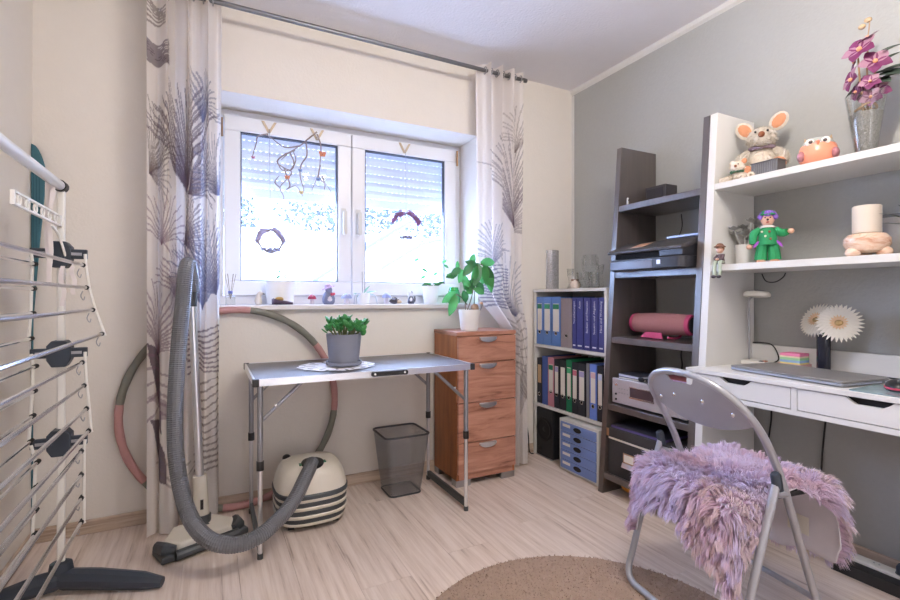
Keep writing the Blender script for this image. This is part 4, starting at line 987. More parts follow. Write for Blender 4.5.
# five-drawer desktop box
y0, y1 = wy(598, 1.905), wy(558.5, 1.905)
t = thing('drawer_box', 'pale grey box with five blue paper drawers standing in front of the bookcase', 'drawer box', (2.03, (y0+y1)/2, 0))
obj('housing', MB().box(1.912, 2.20, y0, y1, .004, .315), colm('housing_grey', 196, 196, 192, .6), t, bev=.004, smooth=0)
m_bd = colm('drawer_blue', 112, 134, 188, .45)
for q in range(5):
    za = .022+q*.056; d = obj('drawer', MB().box(1.905, 1.915, y0+.018, y1-.018, za, za+.053), m_bd, t, bev=.002, smooth=0); yc = (y0+y1)/2
    m = MB(); m.prism([(yc+.032*cos(a), za+.028+.014*sin(a)) for a in np.linspace(0, 2*pi, 21)[:-1]], 0, 1.9035, 1.906); obj('finger_hole', m, m_gap, d, smooth=0)
    obj('label_card', MB().box(1.9035, 1.906, yc+.060, yc+.125, za+.027, za+.043), m_card, d, smooth=0)
# cable by the speaker
one('power_cable', MB().tube(spline([(1.90, 2.594, .35), (1.90, 2.59, .22), (1.905, 2.575, .12), (1.91, 2.57, .02), (1.93, 2.55, .006)], 6), .004, 6), m_black, 'black cable running down the wall between curtain and bookcase', 'cable')
# things on the bookcase
m_mos = pm('mosaic_glass', srgb(186, 184, 188), .22, .45, var=.7, vs_=130, bump=.6, bs=160)
pv = aZ(550.5, 287.5, BZ); pv = V(2.13, wy(550, 2.13), BZ)
t = lathe_thing('mosaic_vase', 'tall silver mosaic cylinder vase on the bookcase', 'vase', pv, [(.058, 0), (.060, .003), (.060, .272), (.055, .272), (.055, .15)], m_mos, 'cylinder', 28)
for q in range(4):
    a = pi+.35+q*.12-.9*(q > 1); obj('mirror_strip', MB().tube([(pv.x+.0598*cos(a), pv.y+.0598*sin(a), BZ+.006), (pv.x+.0598*cos(a), pv.y+.0598*sin(a), BZ+.268)], .0035, 6), m_chrome, t)
def glassy(px, X_, label, prof, name='glass_candle_holder'): return lathe_thing(name, label, 'candle holder', V(X_, wy(px, X_), BZ), prof, m_cglass, 'glass', 16)
glassy(570.5, 2.02, 'narrow clear glass candle holder next to the mosaic vase', [(.022, 0), (.024, .004), (.012, .02), (.012, .06), (.02, .08), (.022, .125), (.018, .125), (.016, .085)])
glassy(590, 2.15, 'tall cut glass candle holder in the middle of the bookcase top', [(.045, 0), (.046, .005), (.03, .03), (.045, .06), (.03, .09), (.05, .12), (.055, .19), (.04, .215), (.036, .21), (.045, .15)])
glassy(584, 2.05, 'wide cut glass bowl in front of the tall candle holder', [(.03, 0), (.032, .005), (.02, .02), (.04, .05), (.046, .10), (.042, .10), (.036, .055)])
glassy(594, 2.04, 'short ribbed glass tumbler at the right of the bookcase top', [(.03, 0), (.032, .004), (.034, .095), (.030, .095), (.028, .02)])
glassy(601, 2.17, 'slim clear glass bud vase at the right end of the bookcase top', [(.02, 0), (.022, .004), (.014, .03), (.012, .09), (.02, .15), (.017, .15), (.01, .09)])
c0 = V(2.04, wy(575, 2.04), BZ)
t = thing('shell_ornament', 'small round brown and cream shell ornament among the candle holders', 'ornament', c0)
obj('base', MB().lathe([(.028, BZ), (.033, BZ+.012), (.034, BZ+.034), (.026, BZ+.048)], (c0.x, c0.y, 0), 16), colm('shell_cream', 206, 190, 178, .5, var=.25, vs_=70), t)
for q in range(6): obj('shell', MB().ell(c0+V(.018*cos(q), .018*sin(q), .048+.006*(q % 2)), (.010, .009, .007), 8, 5), colm('shell_brown', 132, 98, 84, .5, var=.3) if q % 2 else MATS['shell_cream'], t)

# ================================================================== DARK LADDER SHELF
def fx(z): return 1.878+.076*z
UB = 2.292; UH = 1.875
def side(y0, y1): return MB().prism([(fx(0), 0), (UB, 0), (UB, UH), (fx(UH), UH)], 1, y0, y1)
lb = thing('ladder_shelf', 'dark brown leaning shelf unit with five boards beside the white desk unit', 'shelf', (2.08, 1.64, 0))
obj('side_panel', side(1.880, 1.913), m_dark, lb, bev=.0015, smooth=0); obj('side_panel', side(1.366, 1.398), m_dark, lb, bev=.0015, smooth=0)
DS = (1.549, 1.186, .836, .478, .112)
for zz in DS: obj('shelf_board', MB().box(fx(zz)+.002, UB, 1.398, 1.880, zz-.032, zz), m_dark, lb, bev=.0015, smooth=0)
# router
z_ = DS[0]+.0005
t = thing('router_box', 'small dark speckled box on the top board of the ladder shelf', 'box', (2.235, 1.81, z_))
obj('case', MB().box(2.19, 2.285, 1.735, 1.868, z_, z_+.115), colm('router_dark', 62, 58, 60, .6, var=.25, vs_=300), t, bev=.004, smooth=0)
obj('vent_grille', MB().box(2.187, 2.191, 1.75, 1.855, z_+.012, z_+.10), colm('router_grille', 48, 46, 50, .8, var=.3, vs_=400), t, smooth=0)
t = thing('cable_clip', 'small white clip standing on the top board of the ladder shelf', 'clip', (2.03, 1.845, z_))
obj('peg', MB().box(2.024, 2.032, 1.840, 1.850, z_, z_+.042), m_white, t, bev=.002, smooth=0); obj('hook', MB().tube([(2.028, 1.840, z_+.028), (2.028, 1.832, z_+.03)], .004, 8), m_black, t)
one('wall_cable', MB().tube(spline([(2.27, 1.70, 1.50), (2.28, 1.705, 1.42), (2.27, 1.75, 1.34), (2.23, 1.81, 1.27), (2.20, 1.845, 1.20)], 6), .0022, 6), m_black, 'thin black cable hanging behind the printer on the ladder shelf', 'cable')
# printer
z_ = DS[1]+.0005
pr = thing('printer', 'black inkjet printer with control display on the ladder shelf', 'printer', (2.08, 1.64, z_))
m_prn = colm('printer_black', 44, 44, 50, .4)
def plan(x0, x1, y0, y1, r, bul): 
    P_ = rrect(x0, x1, y0, y1, r, 4); return [(a-(bul*(1-((b-(y0+y1)/2)/((y1-y0)/2))**2) if a < (x0+x1)/2 else 0), b) for a, b in P_]
def pbody(z0, z1, x0, x1, y0, y1, r, bul, k=1.0):
    a = plan(x0, x1, y0, y1, r, bul); return loft([[(p[0], p[1], z0) for p in a], [(p[0], p[1], z1) for p in a]])
obj('base_body', pbody(z_, z_+.058, 1.900, 2.25, 1.415, 1.860, .035, .012), m_prn, pr, bev=.005)
obj('rear_body', pbody(z_+.058, z_+.122, 1.985, 2.25, 1.424, 1.852, .03, 0), colm('printer_grey', 58, 58, 64, .45), pr, bev=.004)
obj('end_body', MB().prism([(1.905, z_+.058), (1.903, z_+.090), (2.03, z_+.121), (2.03, z_+.058)], 1, 1.418, 1.545), m_prn, pr, bev=.003, smooth=0)
obj('paper_slot', pbody(z_+.058, z_+.088, 1.930, 2.06, 1.546, 1.845, .01, .0), m_gap, pr, smooth=0)
m = MB().prism([(1.892, z_+.086), (1.892, z_+.099), (1.905, z_+.108), (2.03, z_+.150), (2.25, z_+.156), (2.25, z_+.1225), (2.03, z_+.1225), (1.93, z_+.088)], 1, 1.415, 1.860)
lid = obj('lid', m, colm('lid_black', 66, 64, 66, .45), pr, bev=.006, smooth=0)
def on_lid(x): return z_+.108+(x-1.905)/.125*.042
m = MB(); m.add([(1.925, 1.66, on_lid(1.925)+.001), (1.925, 1.735, on_lid(1.925)+.001), (2.005, 1.735, on_lid(2.005)+.001), (2.005, 1.66, on_lid(2.005)+.001), (1.925, 1.66, on_lid(1.925)-.004), (1.925, 1.735, on_lid(1.925)-.004), (2.005, 1.735, on_lid(2.005)-.004), (2.005, 1.66, on_lid(2.005)-.004)], [(0, 3, 2, 1), (4, 5, 6, 7), (0, 1, 5, 4), (1, 2, 6, 5), (2, 3, 7, 6), (3, 0, 4, 7)])
obj('display', m, colm('display_amber', 196, 150, 124, .3), lid, smooth=0)
obj('feed_guide', MB().box(2.05, 2.25, 1.435, 1.62, z_+.1565, z_+.170), colm('tray_blue', 150, 158, 178, .3, metal=.4), lid, bev=.003, smooth=0)
obj('badge', MB().box(1.8925, 1.8965, 1.530, 1.550, z_+.022, z_+.042), m_silver, pr, smooth=0)
obj('tray_front', pbody(z_+.004, z_+.046, 1.893, 1.95, 1.575, 1.845, .01, .012), colm('tray_grey', 110, 116, 132, .35), pr, bev=.003)
# bluetooth speaker
z_ = DS[2]+.0005
t = thing('portable_speaker', 'dusty red cylindrical portable speaker on a pink stand in the ladder shelf', 'speaker', (2.09, 1.66, z_))
m_fab = colm('speaker_fabric', 156, 104, 102, .8, var=.15, vs_=300, bump=.3, bs=500)
a, b = V(2.075, 1.825, z_+.077), V(2.095, 1.515, z_+.077); d = (b-a).normalized(); pts = []; rr = []
for k_ in range(13): u = k_/12; pts.append(a.lerp(b, u)); rr.append(.050+.006*sin(pi*u))
obj('drum', MB().tube(pts, rr, 24), m_fab, t)
for p_, s_ in ((a, -1), (b, 1)):
    rg = obj('end_ring', MB().tube([p_-d*s_*.006, p_+d*s_*.012], [.053, .049], 24), colm('ring_pink', 176, 60, 100, .5), t)
    obj('radiator', MB().tube([p_+d*s_*.0125, p_+d*s_*.0165], [.040, .036], 20), m_black, rg)
sd = MB()
for u in (.25, .72): 
    c_ = a.lerp(b, u); sd.tube(spline([(c_.x-.05, c_.y, z_+.012), (c_.x-.03, c_.y, z_+.008), (c_.x+.03, c_.y, z_+.008), (c_.x+.05, c_.y, z_+.03)], 3), .006, 8)
sd.add([(2.02, 1.755, z_+.006), (2.02, 1.62, z_+.006), (2.035, 1.64, z_+.034), (2.035, 1.735, z_+.034), (2.026, 1.755, z_+.004), (2.026, 1.62, z_+.004), (2.041, 1.64, z_+.032), (2.041, 1.735, z_+.032)], [(0, 1, 2, 3), (7, 6, 5, 4), (0, 4, 5, 1), (1, 5, 6, 2), (2, 6, 7, 3), (3, 7, 4, 0)])
obj('stand', sd, MATS['ring_pink'], t)
# receiver
z_ = DS[3]+.0005
rc = thing('stereo_receiver', 'silver stereo receiver with dark display on the fourth board of the ladder shelf', 'receiver', (2.08, 1.64, z_))
obj('case', MB().box(1.955, 2.27, 1.425, 1.862, z_+.012, z_+.138), colm('receiver_case', 150, 148, 154, .4, metal=.5), rc, bev=.003, smooth=0)
fp = obj('front_panel', MB().box(1.934, 1.956, 1.420, 1.866, z_+.010, z_+.140), m_silver, rc, bev=.003, smooth=0)
obj('display', MB().box(1.9325, 1.935, 1.60, 1.745, z_+.058, z_+.105), colm('display_brown', 74, 58, 62, .25), fp, smooth=0)
obj('display_bezel', MB().box(1.932, 1.935, 1.595, 1.75, z_+.050, z_+.0575).box(1.932, 1.935, 1.595, 1.75, z_+.1055, z_+.110), m_chrome, fp, smooth=0)
obj('power_button', MB().box(1.931, 1.935, 1.825, 1.845, z_+.102, z_+.114), m_chrome, fp, bev=.001, smooth=0)
for q in range(8):
    yy, zz = 1.815-.018*(q % 4), z_+.09-.022*(q//4); obj('button', MB().tube([(1.934, yy, zz), (1.931, yy, zz)], .0032, 8), m_steel, fp)
for zz in (.058, .030): obj('jack', MB().tube([(1.934, 1.838, z_+zz), (1.931, 1.838, z_+zz)], .006, 12), m_black, fp)
obj('volume_knob', MB().tube([(1.934, 1.50, z_+.075), (1.910, 1.50, z_+.075)], [.026, .024], 22), m_silver, fp)
for cx, cy in ((1.98, 1.46), (1.98, 1.83), (2.24, 1.46), (2.24, 1.83)): obj('foot', MB().lathe([(.016, z_), (.016, z_+.012)], (cx, cy, 0), 12), m_black, rc)
zt = z_+.1405
def slab(name, label, cat, x0, x1, y0, y1, z0, h, col, rot=0, edge=None, group=None):
    cx, cy = (x0+x1)/2, (y0+y1)/2
    t = thing(name, label, cat, (cx, cy, z0), radians(rot), group=group, local=True)
    hx_, hy_ = (x1-x0)/2, (y1-y0)/2
    obj('cover', MB().box(-hx_, hx_, -hy_, hy_, 0, .0015).box(-hx_, hx_, -hy_, hy_, h-.0015, h).box(hx_-.003, hx_, -hy_, hy_, .001, h-.001), col, t, bev=.0006, smooth=0)
    obj('pages', MB().box(-hx_+.003, hx_-.003, -hy_+.003, hy_-.003, .0015, h-.0015), edge or m_paper, t, smooth=0); return z0+h
z3 = slab('magazine', 'grey blue booklet at the bottom of the stack on the receiver', 'booklet', 1.95, 2.12, 1.69, 1.84, zt, .010, colm('cover_slate', 96, 106, 132, .5), 4, group='papers on the receiver')
z3 = slab('magazine', 'white disc case with dark cover on top of the booklet on the receiver', 'booklet', 1.955, 2.11, 1.70, 1.845, z3, .014, colm('cover_dark', 60, 62, 74, .35), -3, colm('pages_blue', 206, 208, 224, .6), group='papers on the receiver')
z3 = slab('notebook', 'lowest magenta notebook of the stack on the receiver', 'notebook', 1.96, 2.17, 1.44, 1.62, zt, .014, colm('cover_magenta', 176, 60, 104, .5), -8, group='notebooks on the receiver')
z3 = slab('notebook', 'middle magenta notebook of the stack on the receiver', 'notebook', 1.97, 2.18, 1.445, 1.625, z3, .013, MATS['cover_magenta'], -5, colm('pages_lilac', 190, 176, 208, .7), group='notebooks on the receiver')
z3 = slab('notebook', 'brick red notebook on top of the stack on the receiver', 'notebook', 1.975, 2.185, 1.44, 1.615, z3, .012, colm('cover_brick', 150, 84, 84, .5), -2, MATS['pages_lilac'], group='notebooks on the receiver')
t = thing('sunglasses', 'black sunglasses lying on the receiver in front of the papers', 'sunglasses', (1.965, 1.665, zt))
for sy in (-1, 1):
    obj('lens', MB().ell((1.946, 1.660+sy*.024, zt+.014), (.004, .020, .013), 10, 6), m_black, t); obj('temple', MB().tube([(1.948, 1.660+sy*.044, zt+.018), (2.02, 1.660+sy*.012, zt+.006)], .0022, 6), m_black, t)
obj('bridge', MB().tube([(1.945, 1.648, zt+.017), (1.943, 1.660, zt+.020), (1.945, 1.672, zt+.017)], .0022, 6), m_black, t)
for q, yy in enumerate((1.70, 1.63)):
    one('mains_cable', MB().tube(spline([(2.285, yy, .80), (2.285, yy+.012, .74), (2.28, yy+.002, .68), (2.285, yy+.02, .60)], 6), .004, 6), m_black, ('left' if q == 0 else 'right')+' black cable hanging down the wall behind the receiver', 'cable')
# archive box
z_ = DS[4]+.0005
ab = thing('archive_box', 'black cardboard archive box with brass label holder on the lowest board of the ladder shelf', 'box', (2.07, 1.66, z_))
obj('body', MB().box(1.905, 2.24, 1.475, 1.865, z_, z_+.196), colm('box_black', 50, 48, 50, .7, var=.12), ab, bev=.002, smooth=0)
ld = obj('lid', MB().box(1.900, 2.245, 1.470, 1.870, z_+.197, z_+.245), colm('lid_black_board', 56, 54, 56, .7, var=.12), ab, bev=.002, smooth=0)
for yy in (1.469, 1.855): obj('metal_corner', MB().box(1.898, 1.915, yy, yy+.016, z_+.20, z_+.240), colm('brass_corner', 190, 156, 124, .35, metal=.7), ld, smooth=0)
obj('inner_edge', MB().box(1.9035, 1.906, 1.478, 1.862, z_+.186, z_+.196), m_paper, ab, smooth=0)
m = MB(); m.box(1.9025, 1.905, 1.690, 1.762, z_+.129, z_+.135).box(1.9025, 1.905, 1.690, 1.762, z_+.085, z_+.091).box(1.9025, 1.905, 1.690, 1.696, z_+.091, z_+.129).box(1.9025, 1.905, 1.756, 1.762, z_+.091, z_+.129)
lh = obj('label_holder', m, MATS['brass_corner'], ab, smooth=0)
obj('label_card', MB().box(1.903, 1.9055, 1.695, 1.757, z_+.090, z_+.130), m_paper, lh, smooth=0)
obj('pull_tab', MB().add([(1.9025, 1.685, z_+.084), (1.9025, 1.767, z_+.084), (1.888, 1.762, z_+.064), (1.888, 1.690, z_+.064), (1.9045, 1.685, z_+.082), (1.9045, 1.767, z_+.082), (1.89, 1.762, z_+.062), (1.89, 1.690, z_+.062)], [(0, 1, 2, 3), (7, 6, 5, 4), (0, 4, 5, 1), (1, 5, 6, 2), (2, 6, 7, 3), (3, 7, 4, 0)]), m_alu, lh, smooth=0)
z3 = slab('ring_folder', 'black folder with violet edge lying on the archive box', 'folder', 1.915, 2.22, 1.53, 1.86, z_+.2455, .016, colm('folder_black', 44, 44, 54, .5), 2, colm('folder_violet', 96, 84, 136, .6))
# orange tool under the shelf
t = thing('paint_scraper', 'orange and black hand tool lying on the floor under the ladder shelf', 'tool', (2.0, 1.71, 0))
obj('handle', MB().tube(spline([(1.99, 1.845, .030), (1.985, 1.79, .028), (1.98, 1.72, .024), (1.985, 1.66, .020)], 4), [.010, .014, .016, .016, .015, .014, .014, .015, .016, .014, .013, .013, .012], 10), colm('tool_orange', 216, 140, 46, .45), t)
obj('grip', MB().tube([(2.03, 1.78, .030), (2.03, 1.66, .030)], .028, 14), m_black, t)

# ================================================================== WHITE DESK UNIT
WS = (1.553, 1.192); DZ = .746; DY1 = 1.364; DY0 = .36; DF = 1.850
du = thing('desk_unit', 'white leaning desk unit with two shelves and drawers against the grey wall', 'desk', (2.08, .86, 0))
obj('side_panel', side(1.330, 1.364), m_white, du, bev=.0015, smooth=0); obj('side_panel', side(DY0, DY0+.034), m_white, du, bev=.0015, smooth=0)
for zz in WS: obj('shelf_board', MB().box(fx(zz)+.001, UB, DY0+.034, 1.330, zz-.027, zz), m_white, du, bev=.0015, smooth=0)
obj('back_board', MB().box(2.272, UB, DY0+.034, 1.330, DZ, .832), m_white, du, bev=.0015, smooth=0)
obj('desk_top', MB().box(DF, UB-.002, DY0-.0, DY1, DZ-.018, DZ), m_white, du, bev=.002, smooth=0)
obj('apron', MB().box(DF+.012, UB-.02, DY0+.004, DY1-.002, .632, .640), m_white, du, smooth=0)
obj('apron_front', MB().box(DF+.006, DF+.014, DY0, DY1, .630, .648), m_white, du, smooth=0)
ymid = wy(794, DF); gp = .002
for ya, yb in ((ymid+.013, DY1-.010), (DY0+.01, ymid-.006)):
    obj('drawer_cavity', MB().box(DF+.022, UB-.03, ya, yb, .648, DZ-.018), m_gap, du, smooth=0)
    yc = (ya+yb)/2+(.03 if ya > .9 else .02)
    if ya < .9: yc = wy(868, DF)
    else: yc = wy(734, DF)
    zt_ = DZ-.021; poly = [(ya+gp, .651), (yb-gp, .651), (yb-gp, zt_), (yc+.062, zt_), (yc+.050, zt_-.010), (yc+.034, zt_-.020), (yc-.034, zt_-.020), (yc-.050, zt_-.010), (yc-.062, zt_), (ya+gp, zt_)]
    obj('drawer', MB().prism(poly, 0, DF+.006, DF+.020), m_white, du, smooth=0)
for yy in (ymid+.0035, DY1-.005, DY0+.005):
    obj('divider', MB().box(DF+.006, DF+.020, yy-.0095 if yy == ymid+.0035 else yy-.005, yy+.0095 if yy == ymid+.0035 else yy+.005, .648, DZ-.018), m_white, du, smooth=0)

def fuzz(o, n_, L_, mat, seed):
    me = o.data; r_g = np.random.default_rng(seed); A = np.array([p.area for p in me.polygons]); pk = r_g.choice(len(A), n_, p=A/A.sum()); m = MB()
    for i in pk:
        p = me.polygons[i]; wts = r_g.random(len(p.vertices)); wts /= wts.sum(); c_ = Vector((0, 0, 0))
        for w_, vi in zip(wts, p.vertices): c_ += me.vertices[vi].co*float(w_)
        d = (p.normal+Vector(r_g.normal(size=3))*.45).normalized(); sd_ = d.orthogonal().normalized()*.0012
        m.add([c_-sd_, c_+sd_, c_+d*L_*float(.6+.6*r_g.random())-Vector((0, 0, L_*.25))], [(0, 1, 2)])
    f_ = obj('fur', m, mat, None, smooth=0, kind='stuff'); f_.parent = o; return f_
# ---- top shelf
z_ = WS[0]+.0005
m_pl = colm('plush_grey', 206, 196, 182, .95, var=.22, vs_=70, bump=1, bs=260); m_plc = colm('plush_cream', 228, 214, 198, .95, var=.1, vs_=60, bump=1, bs=260); m_plo = colm('plush_apricot', 206, 142, 106, .95, var=.15, vs_=70, bump=.8, bs=260)
pc = V(2.165, 1.225, z_)
FD = Vector((-.80, -.45, 0)).normalized(); SD = Vector((-FD.y, FD.x, 0))          # facing the room; SD points to its own left
if SD.x > 0: SD = -SD
def fp3(c_, f_, s_, u): return c_+FD*f_+SD*s_+V(0, 0, u)
t = thing('plush_mouse', 'large fluffy grey plush mouse with apricot ears on the top shelf of the desk unit', 'plush toy', pc)
obj('body', MB().lathe([(.045, z_), (.066, z_+.02), (.070, z_+.06), (.058, z_+.11), (.038, z_+.15)], (pc.x, pc.y, 0), 18), m_pl, t)
obj('belly', MB().ell(fp3(pc, .042, 0, .075), (.04, .04, .055)), m_plc, t)
hd_ = fp3(pc, .018, .0, .188)
h_ = obj('head', MB().ell(hd_, (.056, .056, .050)).ell(fp3(hd_, .040, 0, -.012), (.034, .034, .030)), m_pl, t)
obj('nose', MB().ell(fp3(hd_, .074, 0, .000), .013, 10, 6), colm('nose_brown', 140, 84, 56, .8), h_)
for s_ in (-1, 1):
    obj('eye', MB().ell(fp3(hd_, .050, s_*.022, .020), .005, 8, 6), m_black, h_)
    e_ = fp3(hd_, -.005, s_*.062, .046+(.022 if s_ < 0 else 0)); R = (FD.to_track_quat('Z', 'Y')).to_matrix()@Matrix.Rotation(s_*.6, 3, 'Z')
    er = obj('ear', MB().ell(e_, (.033, .044, .010), 14, 8, R), m_pl, t); obj('ear_lining', MB().ell(e_+FD*.006, (.023, .034, .008), 12, 6, R), m_plo, er)
    obj('arm', MB().tube(spline([fp3(pc, .01, s_*.045, .135), fp3(pc, .03, s_*.075, .10), fp3(pc, .055, s_*.07, .07)], 4), [.016, .02, .022, .023, .023, .022, .022, .022, .018], 10), m_pl, t)
    lg = obj('leg', MB().tube([fp3(pc, .03, s_*.04, .03), fp3(pc, .08, s_*.055, .03)], [.032, .03], 12), m_pl, t)
    obj('foot_sole', MB().ell(fp3(pc, .083, s_*.056, .034+(.02 if s_ < 0 else 0)), (.030, .034, .010), 12, 6, R), m_plo, lg)
obj('neck_ribbon', MB().tube([(pc.x+.044*cos(a)+FD.x*.008, pc.y+.044*sin(a)+FD.y*.008, z_+.146) for a in np.linspace(0, 2*pi, 25)[:-1]], .009, 8, closed=True), colm('ribbon_mauve', 150, 130, 144, .8, var=.3, vs_=120), t)
pc = V(2.055, 1.262, z_)
t = thing('plush_bear', 'small cream plush bear with green scarf lying at the front of the top shelf', 'plush toy', pc)
obj('body', MB().ell(pc+V(.01, 0, .024), (.030, .034, .024)), m_plc, t)
hd_ = pc+V(-.008, -.004, .062); h_ = obj('head', MB().ell(hd_, (.028, .030, .026)).ell(hd_+V(-.022, -.008, -.006), (.014, .014, .012)), m_plc, t)
obj('nose', MB().ell(hd_+V(-.034, -.012, -.002), .006, 8, 6), MATS['nose_brown'], h_)
for s_ in (-1, 1):
    obj('ear', MB().ell(hd_+V(.004, s_*.026, .022), (.008, .012, .012), 10, 6), m_plo if s_ < 0 else m_plc, h_); obj('eye', MB().ell(hd_+V(-.022, s_*.010-.006, .008), .003, 6, 5), m_black, h_)
    obj('paw', MB().tube([pc+V(0, s_*.026, .024), pc+V(-.03, s_*.04, .012), pc+V(-.045, s_*.042, .010)], [.013, .012, .010], 8), m_plc, t); obj('leg', MB().tube([pc+V(.02, s_*.03, .016), pc+V(.0, s_*.058, .014), pc+V(-.025, s_*.07, .013)], [.015, .014, .013], 8), m_plc, t)
obj('scarf', MB().tube([(pc.x-.002+.024*cos(a), pc.y+.024*sin(a), z_+.043) for a in np.linspace(0, 2*pi, 21)[:-1]], .006, 8, closed=True), colm('scarf_green', 62, 112, 84, .8), t)
t = thing('storage_box', 'small dark grey ribbed box in front of the plush mouse', 'box', (2.075, 1.145, z_))
bxm = MB(); bxm.box(2.045, 2.105, 1.095, 1.200, z_, z_+.056); obj('case', bxm, colm('box_grey', 92, 90, 92, .7), t, bev=.002, smooth=0)
for q in range(12): obj('rib', MB().box(2.0432, 2.0455, 1.098+q*.0087, 1.1015+q*.0087, z_+.004, z_+.053), colm('rib_grey', 116, 114, 116, .7), t, smooth=0)
obj('lid', MB().box(2.043, 2.107, 1.093, 1.202, z_+.0562, z_+.061), MATS['box_grey'], t, bev=.001, smooth=0)
for i_, o_ in enumerate([o for o in COL.objects if o.parent and o.parent.name in ('plush_mouse', 'plush_bear') and o.name.split('.')[0] in ('body', 'head', 'arm', 'leg', 'paw', 'belly')]):
    big = o_.parent.name == 'plush_mouse'; nm_ = o_.name.split('.')[0]
    fuzz(o_, (2600 if nm_ in ('body', 'head') else 900) if big else 700, .012 if big else .007, o_.data.materials[0], i_)
# owl
oc = V(2.12, .988, z_)
t = thing('owl_ornament', 'round orange and grey ceramic owl on the top shelf', 'ornament', oc)
OD = Vector((-.88, -.40, 0)).normalized(); OS = Vector((OD.y, -OD.x, 0))
def op3(f_, s_, u): return oc+OD*f_+OS*s_+V(0, 0, u)
obj('body', MB().lathe([(.034, z_), (.052, z_+.014), (.064, z_+.042), (.064, z_+.062), (.056, z_+.088)], (oc.x, oc.y, 0), 24), colm('owl_orange', 236, 150, 118, .3), t)
hh_ = obj('head', MB().lathe([(.0565, z_+.086), (.046, z_+.104), (.028, z_+.116), (.005, z_+.120)], (oc.x, oc.y, 0), 24), colm('owl_grey', 176, 178, 172, .35), t)
R = OD.to_track_quat('Z', 'Y').to_matrix()
for s_ in (-1, 1):
    ey = obj('eye_disc', MB().ell(op3(.046, s_*.024, .094), (.015, .015, .007), 14, 6, R), colm('owl_white', 236, 230, 222, .4), hh_); 
    obj('wing', MB().ell(op3(.035, s_*.052, .046), (.014, .020, .022), 12, 8, R), colm('owl_mauve', 172, 116, 124, .4), t)
    obj('ear_tuft', MB().tube([op3(-.005, s_*.036, .104), op3(-.006, s_*.042, .126)], [.010, .001], 8), colm('owl_tuft', 176, 150, 118, .6), hh_)
    p_ = obj('pupil', MB().ell(op3(.0545, s_*.022, .094), (.007, .007, .003), 10, 5, R), colm('pupil_brown', 70, 52, 46, .4), hh_)
obj('beak', MB().tube([op3(.058, 0, .092), op3(.066, 0, .080)], [.007, .001], 8), colm('beak_orange', 226, 128, 98, .4), hh_)
# glass vase with orchids
vc_ = V(2.14, .845, z_)
t = thing('flower_vase', 'tall flared glass vase of grey granules with purple silk orchids on the top shelf', 'vase', vc_)
obj('glass', MB().lathe([(.027, z_), (.029, z_+.004), (.060, z_+.238), (.057, z_+.238), (.027, z_+.012)], (vc_.x, vc_.y, 0), 28), m_cglass, t)
obj('granules', MB().lathe([(.024, z_+.012), (.0265, z_+.02), (.047, z_+.168), (.03, z_+.172), (.001, z_+.174)], (vc_.x, vc_.y, 0), 28), pm('granules_grey', srgb(150, 146, 142), .8, var=.75, vs_=150, bump=1, bs=220), t)
m_or = colm('orchid_purple', 118, 44, 92, .6, var=.35, vs_=50, transl=.15); m_orl = colm('orchid_pale', 172, 128, 148, .6, var=.2, vs_=50, transl=.15); m_gl = colm('silk_leaf_dark', 62, 76, 66, .6, var=.25)
def orchid(c_, d, r):
    d = Vector(d).normalized(); u = d.orthogonal().normalized(); v_ = d.cross(u)
    f_ = obj('blossom', MB().ell(c_+d*.006, r*.16, 8, 6), colm('orchid_heart', 226, 160, 120, .6), t)
    for k_ in range(5):
        a = k_*2*pi/5+.4; dr = u*cos(a)+v_*sin(a)
        obj('petal', MB().leaf(c_, dr+d*.25, d, r, r*.85, .15, 4), m_or if k_ % 2 == 0 else m_orl, f_)
def px_(x, y, dX=0): return aX(x, y, 2.14+dX)
for (x_, y_, dx, dd, r) in ((860, 50, -.02, (-.9, .1, .45), .056), (875, 62, -.01, (-.9, -.5, .35), .050), (868, 38, .0, (-.5, .2, .9), .034), (852, 80, -.03, (-.8, .7, .2), .046), (863, 93, -.01, (-1, .1, -.1), .036), (877, 90, .0, (-.9, -.5, .1), .042), (864, 84, .02, (-.8, .3, .3), .034), (857, 92, -.02, (-.7, .6, .1), .034), (870, 82, -.03, (-.9, -.3, .3), .034), (871, 97, -.02, (-1, -.2, .0), .034), (856, 62, .02, (-.5, .8, .2), .040)):
    orchid(px_(x_, y_, dx), dd, r)
for (x0_, y0_, x1_, y1_) in ((866, 128, 858, 58), (868, 128, 868, 36), (870, 126, 876, 66)):
    obj('stem', MB().tube(spline([px_(x0_, y0_), px_((x0_+x1_)/2-1, (y0_+y1_)/2), px_(x1_, y1_)], 5), .003, 6), colm('twig_tan', 176, 142, 108, .8), t)
obj('stem', MB().tube(spline([px_(868, 36), px_(869, 28), px_(870, 19)], 4), .0018, 6), MATS['twig_tan'], t)
for x_, y_ in ((862, 27), (868, 20)): obj('bud', MB().ell(px_(x_, y_), (.011, .012, .009), 10, 6), colm('bud_tan', 206, 178, 142, .7), t)
for (x_, y_, dd, L_) in ((874, 74, (.3, -.9, .0), .10), (872, 70, (.2, -.7, .55), .09), (876, 76, (-.2, -1, -.15), .09), (872, 82, (-.4, -.8, -.2), .07), (880, 72, (.4, -1, .2), .11), (868, 84, (-.4, .8, -.3), .07), (874, 58, (.3, -.8, .5), .08), (878, 80, (-.1, -1, .1), .09)):
    obj('leaf', MB().leaf(px_(x_, y_, .01), dd, (-.6, 0, 1), L_, .05, .2), m_gl, t)
obj('raffia_ring', MB().tube([(vc_.x+.03*cos(a), vc_.y+.03*sin(a), z_+.19+.008*sin(a*2)) for a in np.linspace(0, 2*pi, 21)[:-1]], .004, 6, closed=True), MATS['twig_tan'], t)

# ---- second shelf
z_ = WS[1]+.0005
